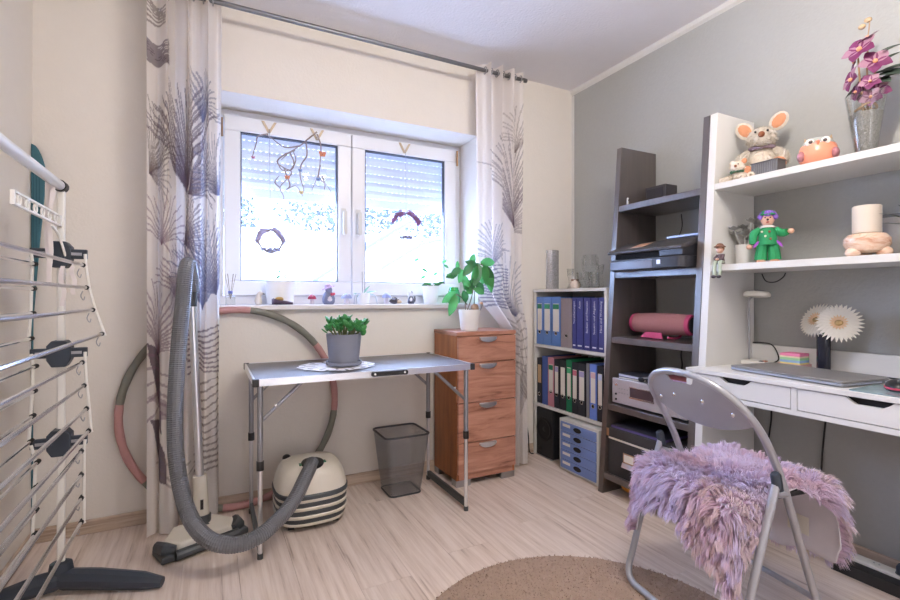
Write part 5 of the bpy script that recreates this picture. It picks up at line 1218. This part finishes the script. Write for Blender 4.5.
# sitting figurine on the edge
c0 = V(fx(1.19)-.002, 1.288, z_)
t = thing('sitting_figurine', 'little boy figurine in brown cap sitting on the edge of the second shelf', 'figurine', c0)
m_sk = colm('figure_skin', 214, 168, 146, .6)
obj('torso', MB().tube([c0+V(.012, 0, .002), c0+V(.010, 0, .02), c0+V(.008, 0, .045)], [.016, .015, .009], 12), colm('figure_vest', 92, 74, 78, .7, var=.3, vs_=120), t)
h_ = obj('head', MB().ell(c0+V(.004, 0, .064), (.015, .015, .017)), m_sk, t)
obj('hair', MB().ell(c0+V(.008, 0, .068), (.0155, .0162, .015), 12, 7), colm('figure_hair', 150, 104, 74, .8), h_)
obj('cap', MB().lathe([(.022, z_+.074), (.023, z_+.077), (.016, z_+.082), (.010, z_+.090), (.002, z_+.092)], (c0.x+.004, c0.y, 0), 16), colm('figure_cap', 122, 84, 66, .7), h_)
for s_ in (-1, 1):
    obj('leg', MB().tube(spline([c0+V(.010, s_*.010, .010), c0+V(-.012, s_*.011, .009), c0+V(-.016, s_*.012, -.02), c0+V(-.016, s_*.012, -.048)], 4), .0078, 8), colm('figure_trousers', 172, 182, 166, .7), t)
    obj('shoe', MB().ell(c0+V(-.022, s_*.012, -.053), (.013, .008, .007), 10, 6), colm('figure_shoe', 66, 58, 72, .6), t)
    ar = obj('arm', MB().tube(spline([c0+V(.008, s_*.014, .042), c0+V(-.004, s_*.018, .026), c0+V(-.012, s_*.006, .022)], 4), .005, 8), MATS['figure_vest'], t); obj('hand', MB().ell(c0+V(-.013, s_*.004, .022), .005, 8, 5), m_sk, ar)
# grey succulent pot
c0 = V(2.125, 1.266, z_)
t = lathe_thing('artificial_succulent', 'silver grey artificial plant in a pale round pot on the second shelf', 'potted plant', c0, [(.038, 0), (.042, .004), (.044, .09), (.040, .09), (.038, .075)], colm('pale_pot', 206, 204, 202, .6), 'pot')
obj('filling', MB().lathe([(.0385, z_+.074), (.0385, z_+.082)], (c0.x, c0.y, 0), 16), MATS['soil'], t)
m_sg = colm('silver_leaf', 168, 168, 166, .7, var=.35, vs_=70)
for q in range(9):
    a = q*2.4; r0 = .012+.026*((q*7) % 9)/9; tp = c0+V(r0*1.5*cos(a), r0*1.5*sin(a), .11+.085*((q*5) % 9)/9)
    obj('stem', MB().tube([c0+V(r0*.5*cos(a), r0*.5*sin(a), .07), tp], .003, 6), m_sg, t)
    for k_ in range(9):
        b = k_*.7; obj('leaf', MB().leaf(tp, V(cos(b), sin(b), .15+.3*(k_ % 2)), V(0, 0, 1), .030, .022, -.2, 3), m_sg, t)
# clown doll
c0 = V(2.075, 1.150, z_)
CD = Vector((-.86, -.5, 0)).normalized(); CS = Vector((CD.y, -CD.x, 0))
def cp(f_, s_, u): return c0+CD*f_+CS*s_+V(0, 0, u)
t = thing('clown_doll', 'cloth clown doll in green suit with purple hair on the second shelf', 'doll', c0)
m_cg = colm('doll_green', 34, 138, 84, .75, var=.2, vs_=50); m_cpu = colm('doll_purple', 128, 92, 178, .9, var=.25, vs_=110)
obj('jacket', MB().tube([cp(0, 0, .075), cp(0, 0, .10), cp(.002, 0, .135), cp(0, 0, .152)], [.036, .034, .030, .018], 14), m_cg, t)
for s_ in (-1, 1):
    obj('trouser_leg', MB().tube([cp(0, s_*.016, .085), cp(.004, s_*.022, .045), cp(.004, s_*.024, .014)], [.021, .022, .024], 10), m_cg, t)
    obj('shoe', MB().ell(cp(.014, s_*.024, .008), (.018, .018, .008), 10, 6), colm('doll_shoe', 202, 150, 124, .7), t)
    hnd = cp(.02, s_*.066, .125) if s_ < 0 else cp(.012, s_*.052, .080)
    ar = obj('sleeve', MB().tube(spline([cp(0, s_*.026, .140), cp(.006, s_*.048, .122), hnd], 4), [.013, .014, .015, .016, .016, .016, .015, .014, .013], 10), m_cg, t)
    obj('hand', MB().ell(hnd+CS*s_*.012+V(0, 0, .002 if s_ < 0 else -.010), (.012, .012, .011), 10, 6), m_sk, ar)
    obj('ribbon', MB().leaf(cp(.034, s_*.03, .09), CD*.3+CS*s_*.6+V(0, 0, -.8), CD, .036, .012, .1, 3), colm('ribbon_purple', 142, 66, 168, .7), t)
obj('collar', MB().lathe([(.018, z_+.150), (.030, z_+.146), (.031, z_+.149), (.016, z_+.158)], (c0.x, c0.y, 0), 16), colm('doll_white', 226, 222, 220, .8), t)
h_ = obj('head', MB().ell(cp(.004, 0, .180), (.025, .025, .026)), m_sk, t)
hr = MB()
for q in range(26):
    a = rng.random()*2*pi; e = rng.random()*1.3-.2; d = Vector((cos(a)*cos(e), sin(a)*cos(e), sin(e)))
    if d.dot(CD) > .55 and d.z < .5: continue
    hr.ell(cp(.002, 0, .184)+d*.027, .0125, 7, 5)
obj('hair', hr, m_cpu, h_, kind='stuff')
obj('hat', MB().lathe([(.033, z_+.198), (.034, z_+.201), (.027, z_+.206), (.022, z_+.217), (.004, z_+.222)], (c0.x-.0*CD.x, c0.y, 0), 18), m_cg, h_)
obj('nose', MB().ell(cp(.030, 0, .178), .0045, 8, 6), colm('doll_nose', 60, 40, 40, .5), h_)
obj('mouth', MB().ell(cp(.026, 0, .168), (.004, .007, .003), 8, 5), colm('doll_mouth', 176, 70, 66, .6), h_)
for s_ in (-1, 1): obj('eye', MB().ell(cp(.026, s_*.009, .187), .003, 6, 5), m_black, h_)
for q, (s_, u) in enumerate(((-.006, .128), (.008, .110), (-.010, .098), (.020, .128))): obj('button', MB().ell(cp(.034, s_, u), (.005, .005, .005), 8, 5), colm('doll_button', 226, 208, 190, .5) if q % 2 else colm('doll_brown', 136, 84, 60, .6), t)
# candle on marble bowl
c0 = V(2.13, .838, z_)
t = thing('candle_bowl', 'apricot marbled stone bowl on ball feet holding the candle on the second shelf', 'candle holder', c0)
m_mb = wood('apricot_marble', [(.3, srgb(196, 140, 112)), (.5, srgb(224, 190, 166)), (.7, srgb(236, 214, 196))], (14, 14, 40), .2, .0, wave=1.5, bump=0)
obj('bowl', MB().lathe([(.032, z_+.018), (.056, z_+.026), (.068, z_+.050), (.067, z_+.070), (.054, z_+.086), (.038, z_+.090)], (c0.x, c0.y, 0), 28), m_mb, t)
for q in range(3):
    a = q*2*pi/3+.55; obj('ball_foot', MB().ell((c0.x+.050*cos(a), c0.y+.050*sin(a), z_+.020), (.024, .024, .020), 14, 9), m_mb, t)
t = thing('pillar_candle', 'thick ivory pillar candle standing in the marbled bowl', 'candle', c0+V(0, 0, .0905))
zc_ = z_+.0905
obj('wax', MB().lathe([(.041, zc_), (.042, zc_+.003), (.042, zc_+.096), (.039, zc_+.099), (.032, zc_+.092)], (c0.x, c0.y, 0), 26), colm('ivory_wax', 238, 224, 208, .5, transl=.15), t)
obj('wick', MB().tube([(c0.x, c0.y, zc_+.085), (c0.x+.002, c0.y, zc_+.104)], .0015, 6), m_black, t)
t = thing('picture_frame', 'small dark framed picture leaning on the wall behind the candle', 'picture', (2.25, .85, z_))
m = MB(); m.T = Matrix.Translation((2.225, .835, z_))@rotm('Y', radians(10)); m.box(0, .012, -.075, .095, 0, .17); obj('frame', m, colm('frame_grey', 96, 96, 98, .6), t, smooth=0)
m = MB(); m.T = Matrix.Translation((2.225, .835, z_))@rotm('Y', radians(10)); m.box(-.002, .001, -.062, .082, .013, .157); obj('picture', m, colm('picture_dim', 150, 146, 144, .5, var=.3, vs_=20), t, smooth=0)
c0 = V(2.15, .665, z_)
t = lathe_thing('spider_plant', 'dark narrow-leaved plant in a white pot at the right end of the second shelf', 'potted plant', c0, [(.035, 0), (.038, .004), (.046, .08), (.042, .08), (.04, .065)], m_wc, 'pot')
obj('soil', MB().lathe([(.0405, z_+.062), (.0405, z_+.068)], (c0.x, c0.y, 0), 14), MATS['soil'], t)
for q in range(12):
    a = q*.55; obj('leaf', MB().leaf(c0+V(0, 0, .065), V(cos(a), sin(a), 1.0+.4*(q % 3)), V(cos(a), sin(a), -1) if False else V(0, 0, 1), .15, .020, .45), m_gl, t)

# ---- desk top things
z_ = DZ+.0005
lb_ = V(2.215, 1.285, z_)
t = thing('desk_lamp', 'slim white desk lamp with round head on a thin pole', 'lamp', lb_)
obj('base', MB().prism(rrect(2.17, 2.262, 1.215, 1.322, .008), 2, z_, z_+.018), m_white, t, bev=.002, smooth=0)
obj('pole', MB().tube(spline([(2.215, 1.308, z_+.018), (2.215, 1.308, z_+.20), (2.213, 1.307, z_+.285), (2.205, 1.29, z_+.305)], 6), .0045, 10), m_steel, t)
hd_ = V(2.195, 1.262, z_+.318)
m = MB(); m.T = Matrix.Translation(hd_)@rotm('Y', radians(6))
m.lathe([(.044, -.012), (.052, -.010), (.053, .002), (.046, .009), (.01, .011)], (0, 0, 0), 28); h_ = obj('head', m, m_whitep, t)
m = MB(); m.T = Matrix.Translation(hd_)@rotm('Y', radians(6)); m.lathe([(.044, .0085), (.046, .0105), (.030, .0165), (.012, .017)], (0, 0, 0), 28); obj('head_cap', m, m_chrome, h_)
obj('touch_switch', MB().ell((2.185, 1.235, z_+.019), (.010, .014, .004), 12, 6), m_black, t)
obj('charging_tray', MB().box(2.180, 2.20, 1.218, 1.232, z_+.018, z_+.024), colm('tray_copper', 176, 120, 92, .5), t, smooth=0)
nc = V(2.226, 1.125, z_)
t = thing('note_holder', 'clear pink plastic tray under the block of sticky notes', 'tray', nc)
obj('tray', MB().box(nc.x-.042, nc.x+.042, nc.y-.045, nc.y+.045, z_, z_+.004).box(nc.x-.042, nc.x-.039, nc.y-.045, nc.y+.045, z_+.004, z_+.022).box(nc.x+.039, nc.x+.042, nc.y-.045, nc.y+.045, z_+.004, z_+.022).box(nc.x-.039, nc.x+.039, nc.y-.045, nc.y-.042, z_+.004, z_+.022).box(nc.x-.039, nc.x+.039, nc.y+.042, nc.y+.045, z_+.004, z_+.022), colm('clear_pink', 216, 168, 170, .3), t, smooth=0)
t = thing('sticky_notes', 'block of pastel striped sticky notes in pink, green, blue and yellow', 'sticky notes', nc+V(0, 0, .005)); zz = z_+.005
for cn, cc, hh_ in (('pink', (238, 130, 168), .014), ('yellow', (236, 226, 150), .009), ('blue', (150, 186, 226), .010), ('green', (168, 216, 172), .010), ('cream', (240, 224, 196), .007), ('rose', (240, 140, 182), .011)):
    obj('note_pad', MB().box(nc.x-.036, nc.x+.036, nc.y-.038, nc.y+.038, zz, zz+hh_), colm('note_'+cn, *cc, .8), t, smooth=0); zz += hh_
# laptop
la, lb2 = V(1.945, 1.228, 0), V(1.888, .808, 0); ang = atan2(lb2.y-la.y, lb2.x-la.x); Lw = (lb2-la).length
t = thing('laptop', 'closed silver grey laptop lying on the desk', 'laptop', ((la.x+lb2.x)/2, (la.y+lb2.y)/2, z_), ang, local=True)
obj('base', MB().prism(rrect(-Lw/2, Lw/2, 0, .255, .012), 2, .003, .012), colm('laptop_base', 160, 164, 176, .35, metal=.4), t, bev=.002)
obj('screen_lid', MB().prism(rrect(-Lw/2, Lw/2, 0, .255, .012), 2, .013, .0205), colm('laptop_lid', 134, 131, 130, .4, metal=.25), t, bev=.002)
for cx, cy in ((-.17, .03), (.17, .03), (-.17, .22), (.17, .22)): obj('foot', MB().lathe([(.008, 0), (.008, .0035)], (cx, cy, 0), 10), m_black, t)
obj('port', MB().box(Lw/2-.004, Lw/2+.0006, .205, .22, .005, .010), m_black, t, smooth=0)
# bud vase with gerberas
c0 = V(2.232, 1.02, z_)
t = thing('gerbera_vase', 'slim black vase with two cream gerbera flowers on the desk', 'vase', c0)
obj('vase', MB().lathe([(.022, z_), (.0235, z_+.003), (.0235, z_+.150), (.020, z_+.150), (.019, z_+.09)], (c0.x, c0.y, 0), 22), colm('vase_black', 40, 42, 56, .2), t)
m_pet = colm('petal_cream', 244, 238, 226, .7, var=.08, transl=.2); m_pet2 = colm('petal_peach', 240, 206, 166, .7, var=.08, transl=.2)
for i, (px0, py0, X_, dd) in enumerate(((817, 320, 2.235, (-.85, .30, .40)), (839, 323, 2.185, (-.9, -.30, .25)))):
    c_ = aX(px0, py0, X_); d = Vector(dd).normalized(); u = d.orthogonal().normalized(); v_ = d.cross(u)
    fl = obj('flower_heart', MB().ell(c_, (.015, .015, .012), 12, 8), colm('gerbera_heart', 188, 160, 112, .9, var=.3, vs_=200, bump=1, bs=400), t)
    obj('stem', MB().tube(spline([c0+V(0, 0, .02), c0+V(0, 0, .15), c_-d*.008], 5), .0032, 8), colm('gerbera_stem', 96, 128, 76, .6), t)
    for ring_, (n_, L_, lift, mm_) in enumerate(((30, .070, .06, m_pet), (28, .064, .22, m_pet), (22, .048, .42, m_pet), (16, .028, .8, m_pet2))):
        for k_ in range(n_):
            a = 2*pi*(k_+.5*ring_)/n_; dr_ = u*cos(a)+v_*sin(a)
            obj('petal', MB().leaf(c_+dr_*.006, dr_+d*lift, d, L_, .015-.002*ring_, .12, 4), mm_, fl)
# mouse and pad
t = thing('mouse_pad', 'glossy teal patterned mouse pad at the front of the desk', 'mouse pad', (1.95, .69, z_))
obj('mat', MB().prism(rrect(1.858, 2.06, .56, .782, .012), 2, z_, z_+.003), colm('pad_teal', 126, 150, 156, .2, var=.5, vs_=12), t)
c0 = V(1.99, .700, z_+.0035)
t = thing('computer_mouse', 'black computer mouse with a red lit rim on the mouse pad', 'computer mouse', c0, radians(20), local=True)
mm = MB().ell((0, 0, .010), (.058, .034, .024), 18, 10); mm.v = [(a, b, max(c_, .0005)) for a, b, c_ in mm.v]; obj('shell', mm, m_black, t); obj('rim', MB().tube([(.055*cos(a), .032*sin(a), .008) for a in np.linspace(0, 2*pi, 29)[:-1]], .0042, 6, closed=True), colm('rim_red', 196, 66, 90, .4), t)
obj('scroll_wheel', MB().tube([(-.03, -.004, .030), (-.03, .004, .030)], .008, 12), m_dkg, t)
one('lamp_cable', MB().tube(spline([(2.23, 1.225, z_+.006), (2.25, 1.20, z_+.03), (2.262, 1.23, z_+.085), (2.268, 1.28, z_+.095), (2.268, 1.322, z_+.092)], 6), .003, 6), m_black, 'black cable looping behind the desk lamp base', 'cable')
one('laptop_cable', MB().tube(spline([(2.245, 1.07, z_+.004), (2.262, .98, z_+.004), (2.255, .86, z_+.004), (2.24, .74, z_+.004), (2.25, .60, z_+.004)], 6), .003, 6), m_black, 'black cable lying along the back edge of the desk', 'cable')
one('shelf_cable', MB().tube(spline([(2.300, 1.30, 1.16), (2.298, 1.28, 1.125), (2.298, 1.24, 1.12), (2.302, 1.21, 1.14), (2.304, 1.20, 1.16)], 6), .0025, 6), m_black, 'short black cable curving under the second shelf', 'cable')
for lab, q in (('black cable hanging under the desk beside the white side panel', [(2.300, 1.262, .63), (2.30, 1.258, .50), (2.298, 1.27, .36), (2.28, 1.24, .20), (2.26, 1.2, .06)]), ('black cable hanging under the middle of the desk', [(2.296, 1.035, .63), (2.296, 1.045, .50), (2.296, 1.056, .36), (2.296, 1.055, .24), (2.27, 1.0, .10)])):
    one('desk_cable', MB().tube(spline(q, 8), .0035, 6), m_black, lab, 'cable', group='cables under the desk')
# power strip in a cable tray by the wall
t = thing('cable_tray', 'black cable tray on the floor along the grey wall under the desk', 'cable tray', (2.20, .72, 0))
obj('tray', MB().box(2.14, 2.19, .42, .955, 0, .045).box(2.19, 2.262, .42, .955, 0, .012).box(2.255, 2.262, .42, .955, .012, .045), m_black, t, bev=.003, smooth=0)
t = thing('power_strip', 'white multi-socket power strip lying in the black cable tray', 'power strip', (2.222, .70, .0125))
obj('housing', MB().box(2.196, 2.250, .50, .940, .0125, .052), m_whitep, t, bev=.004, smooth=0)
for q in range(6):
    yy = .92-q*.075; so = obj('socket', MB().lathe([(.021, .0522), (.021, .0535)], (2.223, yy, 0), 18), m_whitep if q < 2 else m_black, t)
    obj('earth_pin', MB().tube([(2.223, yy-.008, 0.0536), (2.223, yy-.008, .0545)], .003, 8), m_steel, so); obj('earth_pin', MB().tube([(2.223, yy+.008, 0.0536), (2.223, yy+.008, .0545)], .003, 8), m_steel, so)
    if q >= 2: obj('plug', MB().lathe([(.019, .0545), (.019, .075), (.012, .088)], (2.223, yy, 0), 14), m_navy, t)

# ================================================================== RUG
RC, RR = V(1.0, .99, 0), .572
rg = thing('rug', 'round brown short-pile rug on the laminate floor', 'rug', RC)
n = 90; m = MB(); vs = []; fs = []
prof = [(RR-.004, .0005), (RR+.002, .003), (RR-.006, .006)]
obj('backing', MB().lathe(prof, RC, 90), colm('rug_brown', 168, 144, 128, .95, var=.12, vs_=30, bump=1, bs=240), rg, smooth=0)
N_ = 22000; th = rng.random(N_)*2*pi; rr_ = RR*np.sqrt(rng.random(N_)); keep = (RC.y+rr_*np.sin(th)) > .45; th = th[keep]; rr_ = rr_[keep]
n_ = len(th); b = np.stack([RC.x+rr_*np.cos(th), RC.y+rr_*np.sin(th), np.full(n_, .005)], 1); d = rng.normal(size=(n_, 3))*.003; d[:, 2] = .004+.004*rng.random(n_); sdv = rng.normal(size=(n_, 3))*.0022; sdv[:, 2] = 0
vv = np.stack([b-sdv, b+sdv, b+d], 1).reshape(-1, 3); m = MB(); m.v = vv.tolist(); m.f = np.arange(n_*3).reshape(-1, 3).tolist()
obj('pile', m, colm('rug_pile', 180, 156, 140, .95, var=.2, vs_=45), rg, smooth=0, kind='stuff')

# ================================================================== FOLDING CHAIR
CC, CTH = V(1.497, 1.01, .006), -.1475
cr = thing('folding_chair', 'grey metal folding chair with curved backrest in front of the desk', 'chair', CC, CTH, local=True)
m_ct = colm('chair_tube', 172, 172, 178, .33, metal=.4)
half = [(.235, -.20, .03), (.16, -.20, .22), (.075, -.20, .45), (.015, -.20, .58), (-.040, -.198, .665), (-.085, -.180, .725), (-.118, -.130, .772), (-.132, -.06, .796), (-.135, 0, .800)]
hp_ = [V(.235, -.15, .012), V(.238, -.19, .014)]+[V(*p) for p in half]
full = hp_+[V(p.x, -p.y, p.z) for p in hp_[::-1][1:]]
obj('main_tube', MB().tube(spline(full, 6), .0115, 12), m_ct, cr)
hr_ = [V(.0, -.226, .505), V(-.07, -.226, .30), V(-.125, -.226, .12), V(-.150, -.222, .045), V(-.160, -.19, .014), V(-.162, -.12, .012), V(-.162, 0, .012)]
full2 = hr_+[V(p.x, -p.y, p.z) for p in hr_[::-1][1:]]
obj('rear_tube', MB().tube(spline(full2, 6), .0115, 12), m_ct, cr)
obj('cross_bar', MB().tube([(.200, -.20, .115), (.200, .20, .115)], .009, 10), m_ct, cr)
for s_ in (-1, 1):
    obj('end_cap', MB().tube([(.006, s_*.226, .485), (-.004, s_*.226, .530), (-.006, s_*.226, .536)], [.0145, .0145, .010], 12), m_navy, cr)
    obj('hinge_link', MB().tube([(-.002, s_*.224, .470), (.030, s_*.212, .462), (.072, s_*.204, .455)], .009, 8), m_ct, cr)
# backrest plate
def arch(a):
    P_ = sorted([(p.y, p.z, p.x) for p in full if p.z > .6]); ys_ = [p[0] for p in P_]
    return float(np.interp(a, ys_, [p[1] for p in P_])), float(np.interp(a, ys_, [p[2] for p in P_]))
m = MB(); na, nzz = 33, 8; vs = []; idx = {}
for side_ in (0, 1):
    for i in range(na):
        a = -.190+.38*i/(na-1); zt_, bt_ = arch(a)
        if abs(a) < .062: zt_ -= .034*min(1, (.062-abs(a))/.018)
        zb_ = .618+.045*abs(a/.19)**2.2
        for j in range(nzz):
            z = zb_+(zt_-zb_)*j/(nzz-1); b_ = np.interp(z, [.58, .665, .725, .772, .800], [.015, -.040, -.085, -.118, -.135]); b_ -= .020*(1-(a/.19)**2)*min(1, (.82-z)/.1)
            idx[(side_, i, j)] = len(vs); vs.append((b_+(.003 if side_ else -.003), a, z))
fs = []
for i in range(na-1):
    for j in range(nzz-1):
        fs.append((idx[(0, i, j)], idx[(0, i, j+1)], idx[(0, i+1, j+1)], idx[(0, i+1, j)])); fs.append((idx[(1, i, j)], idx[(1, i+1, j)], idx[(1, i+1, j+1)], idx[(1, i, j+1)]))
    for j in (0, nzz-1): fs.append((idx[(0, i, j)], idx[(0, i+1, j)], idx[(1, i+1, j)], idx[(1, i, j)]))
bk = obj('backrest', m.add(vs, fs), colm('chair_plate', 160, 160, 166, .4, metal=.15), cr)
for a, z in ((-.145, .69), (.145, .69), (.055, .715), (-.06, .715)):
    b_ = np.interp(z, [.58, .665, .725, .772, .800], [.015, -.040, -.085, -.118, -.135])-.020*(1-(a/.19)**2)*min(1, (.82-z)/.1)
    obj('bolt', MB().ell((b_-.005, a, z), (.004, .007, .007), 10, 6), m_chrome, bk)
obj('seat', MB().prism(rrect(-.115, .268, -.170, .168, .04), 2, .424, .441), m_blackm, cr, bev=.004)

# ---- sheepskin draped over the seat
A0, A1, B0, B1, SZ0 = -.168, .165, -.100, .285, .446
hang_t = [(-180, .12), (-165, .20), (-150, .29), (-136, .31), (-122, .20), (-112, .03), (-95, .0), (-66, .0), (-50, .16), (-38, .25), (-20, .29), (0, .31), (25, .27), (50, .2), (90, .10), (115, .16), (130, .30), (143, .28), (158, .16), (180, .12)]
# angle measured from chair forward (+x local) towards its left (+y local)
ang_k = [k for k, v in hang_t]; hang_k = [v for k, v in hang_t]
ca, cb = (A0+A1)/2, (B0+B1)/2
def drape(p):
    b_, a_ = p; bc_, ac_ = min(max(b_, B0), B1), min(max(a_, A0), A1); db, da = b_-bc_, a_-ac_; d_ = hypot(db, da)
    if d_ < 1e-6: return V(bc_, ac_, SZ0+.006*sin(b_*23)*cos(a_*19))
    nx_, ny_ = db/d_, da/d_; Rr = .030; q = min(d_/Rr, pi/2); e = max(0, d_-Rr*pi/2)
    out = Rr*sin(q)+e*.10; return V(bc_+nx_*out, ac_+ny_*out, SZ0-Rr*(1-cos(q))-e*.985)
NT, NR = 120, 26; vs = []; fs = []
for i in range(NT):
    an = -180+360*i/NT; ar = radians(an); dx_, dy_ = cos(ar), sin(ar)
    rb = (B1-cb if dx_ > 0 else cb-B0)/max(abs(dx_), 1e-6); ra = (A1-ca if dy_ > 0 else ca-A0)/max(abs(dy_), 1e-6)
    rad_ = min(rb, ra)+float(np.interp(an, ang_k, hang_k))*(1+.05*sin(an*.21))
    for j in range(NR+1):
        r = rad_*j/NR; vs.append(drape((cb+dx_*r, ca+dy_*r)))
for i in range(NT):
    for j in range(NR):
        a = i*(NR+1)+j; b = ((i+1) % NT)*(NR+1)+j
        if j == 0: fs.append((a, a+1, b+1))
        else: fs.append((a, a+1, b+1, b))
skin = thing('sheepskin', 'shaggy lilac and pink sheepskin draped over the chair seat', 'sheepskin', CC, CTH, local=True)
hm = MB(); hm.v = [tuple(v) for v in vs]; hm.f = fs
ho = obj('hide', hm, colm('hide_white', 226, 220, 226, .9, var=.05), skin); 
sol = ho.modifiers.new('thickness', 'SOLIDIFY'); sol.thickness = .004; sol.offset = -1
obj('care_label', MB().box(B1+.020, B1+.022, A0+.06, A0+.13, SZ0-.20, SZ0-.14), m_paper, ho, smooth=0)
VV = np.array([tuple(v) for v in vs]); tri = []
for f in fs:
    tri.append(f[:3]); 
    if len(f) == 4: tri.append((f[0], f[2], f[3]))
tri = np.array(tri); P0, P1, P2 = VV[tri[:, 0]], VV[tri[:, 1]], VV[tri[:, 2]]; nn = np.cross(P1-P0, P2-P0); ar_ = np.linalg.norm(nn, axis=1); nn /= np.maximum(ar_, 1e-12)[:, None]
NS = 34000; ti = rng.choice(len(tri), NS, p=ar_/ar_.sum()); r1 = np.sqrt(rng.random(NS)); r2 = rng.random(NS)
base = (1-r1)[:, None]*P0[ti]+(r1*(1-r2))[:, None]*P1[ti]+(r1*r2)[:, None]*P2[ti]; nrm = nn[ti]; nrm *= np.where((nrm[:, 2] < -.3), -1, 1)[:, None]
ctr = np.array([cb, ca, SZ0]); outv = base-ctr; outv[:, 2] = 0; outv /= np.maximum(np.linalg.norm(outv, axis=1), .02)[:, None]
flip = (np.sum(nrm*outv, 1) < -.2) & (nrm[:, 2] < .5); nrm[flip] *= -1
NCL = 1500; ci = rng.choice(NS, NCL, replace=False); cid = np.zeros(NS, int)
for k in range(0, NS, 2000): cid[k:k+2000] = np.argmin(((base[k:k+2000, None, :]-base[None, ci, :])**2).sum(-1), 1)
hangf = np.clip((SZ0-base[:, 2])/.06, 0, 1)
flow = outv*.55+np.array([0, 0, -1.0])*(.15+.95*hangf)[:, None]
cl_r = rng.normal(size=(NCL, 3))*.36
L_ = (.036+.022*rng.random(NS))*(.8+.4*rng.random(NCL)[cid])
sidef = (base[:, 1] < A0+.035) & (base[:, 0] > B0-.01) & (base[:, 0] < B1-.06); L_ = np.where(sidef, L_*.45, L_)
dirn = nrm*(.75-.15*hangf)[:, None]+flow*.95+cl_r[cid]*.75+rng.normal(size=(NS, 3))*.16
dirn /= np.linalg.norm(dirn, axis=1)[:, None]
into = np.sum(dirn*nrm, 1); fix = into < .12; dirn[fix] += nrm[fix]*(.18-into[fix])[:, None]
tip = base+dirn*L_[:, None]; tip[:, 2] -= .008
ctip = tip[ci][cid]; tip = tip*.55+ctip*.45
mid = base*.5+tip*.5+nrm*(.010)
mid[:, 2] += .004
sdv = np.cross(dirn, rng.normal(size=(NS, 3))); sdv /= np.maximum(np.linalg.norm(sdv, axis=1), 1e-6)[:, None]
w0, w1_ = .0017, .0013
vv = np.stack([base-sdv*w0, base+sdv*w0, mid-sdv*w1_, mid+sdv*w1_, tip], 1).reshape(-1, 3)
o5 = np.arange(NS)[:, None]*5; q4 = (o5+np.array([0, 1, 3, 2])).tolist(); t3 = (o5+np.array([2, 3, 4])).tolist()
me = bpy.data.meshes.new('fleece'); me.from_pydata(vv.tolist(), [], q4+t3); me.update()
patch = np.clip(np.sin(base[:, 0]*21+1.3)*np.sin(base[:, 1]*17+.4)+.35*np.sin(base[:, 0]*47)*np.sin(base[:, 1]*41), 0, 1)[ci][cid]; patch = np.clip(patch+.35*(rng.random(NCL)[cid] > .8), 0, 1)[:, None]
lil = np.array(srgb(230, 222, 248)); pea = np.array(srgb(234, 192, 192)); rootc = np.array(srgb(220, 190, 212)); crm = np.array(srgb(222, 198, 166))
edge_cream = ((base[:, 0] < B0+.06) & (base[:, 1] < A0+.10) | (base[:, 0] > B1-.03) & (base[:, 1] < A0+.12))[:, None]*(rng.random(NCL)[cid] > .5)[:, None]
tc_ = lil*(1-patch*.7)+pea*(patch*.7); tc_ = np.where(edge_cream, tc_*.5+crm*.5, tc_); tc_ *= (.9+.2*rng.random((NS, 1)))
rc_ = rootc*(.85+.2*rng.random((NS, 1)))
colv = np.stack([rc_, rc_, tc_*.6+rc_*.4, tc_*.6+rc_*.4, tc_], 1).reshape(-1, 3)
at = me.color_attributes.new('dye', 'FLOAT_COLOR', 'POINT'); at.data.foreach_set('color', np.concatenate([np.clip(colv, 0, 1), np.ones((len(colv), 1))], 1).astype(np.float32).ravel())
me.materials.append(pm('fleece_hair', (1, 1, 1), .75, var=.0, attr='dye', transl=.3, sheen=.2))
me.polygons.foreach_set('use_smooth', [True]*len(me.polygons))
o = bpy.data.objects.new('fleece', me); COL.objects.link(o); o.parent = skin; o['kind'] = 'stuff'
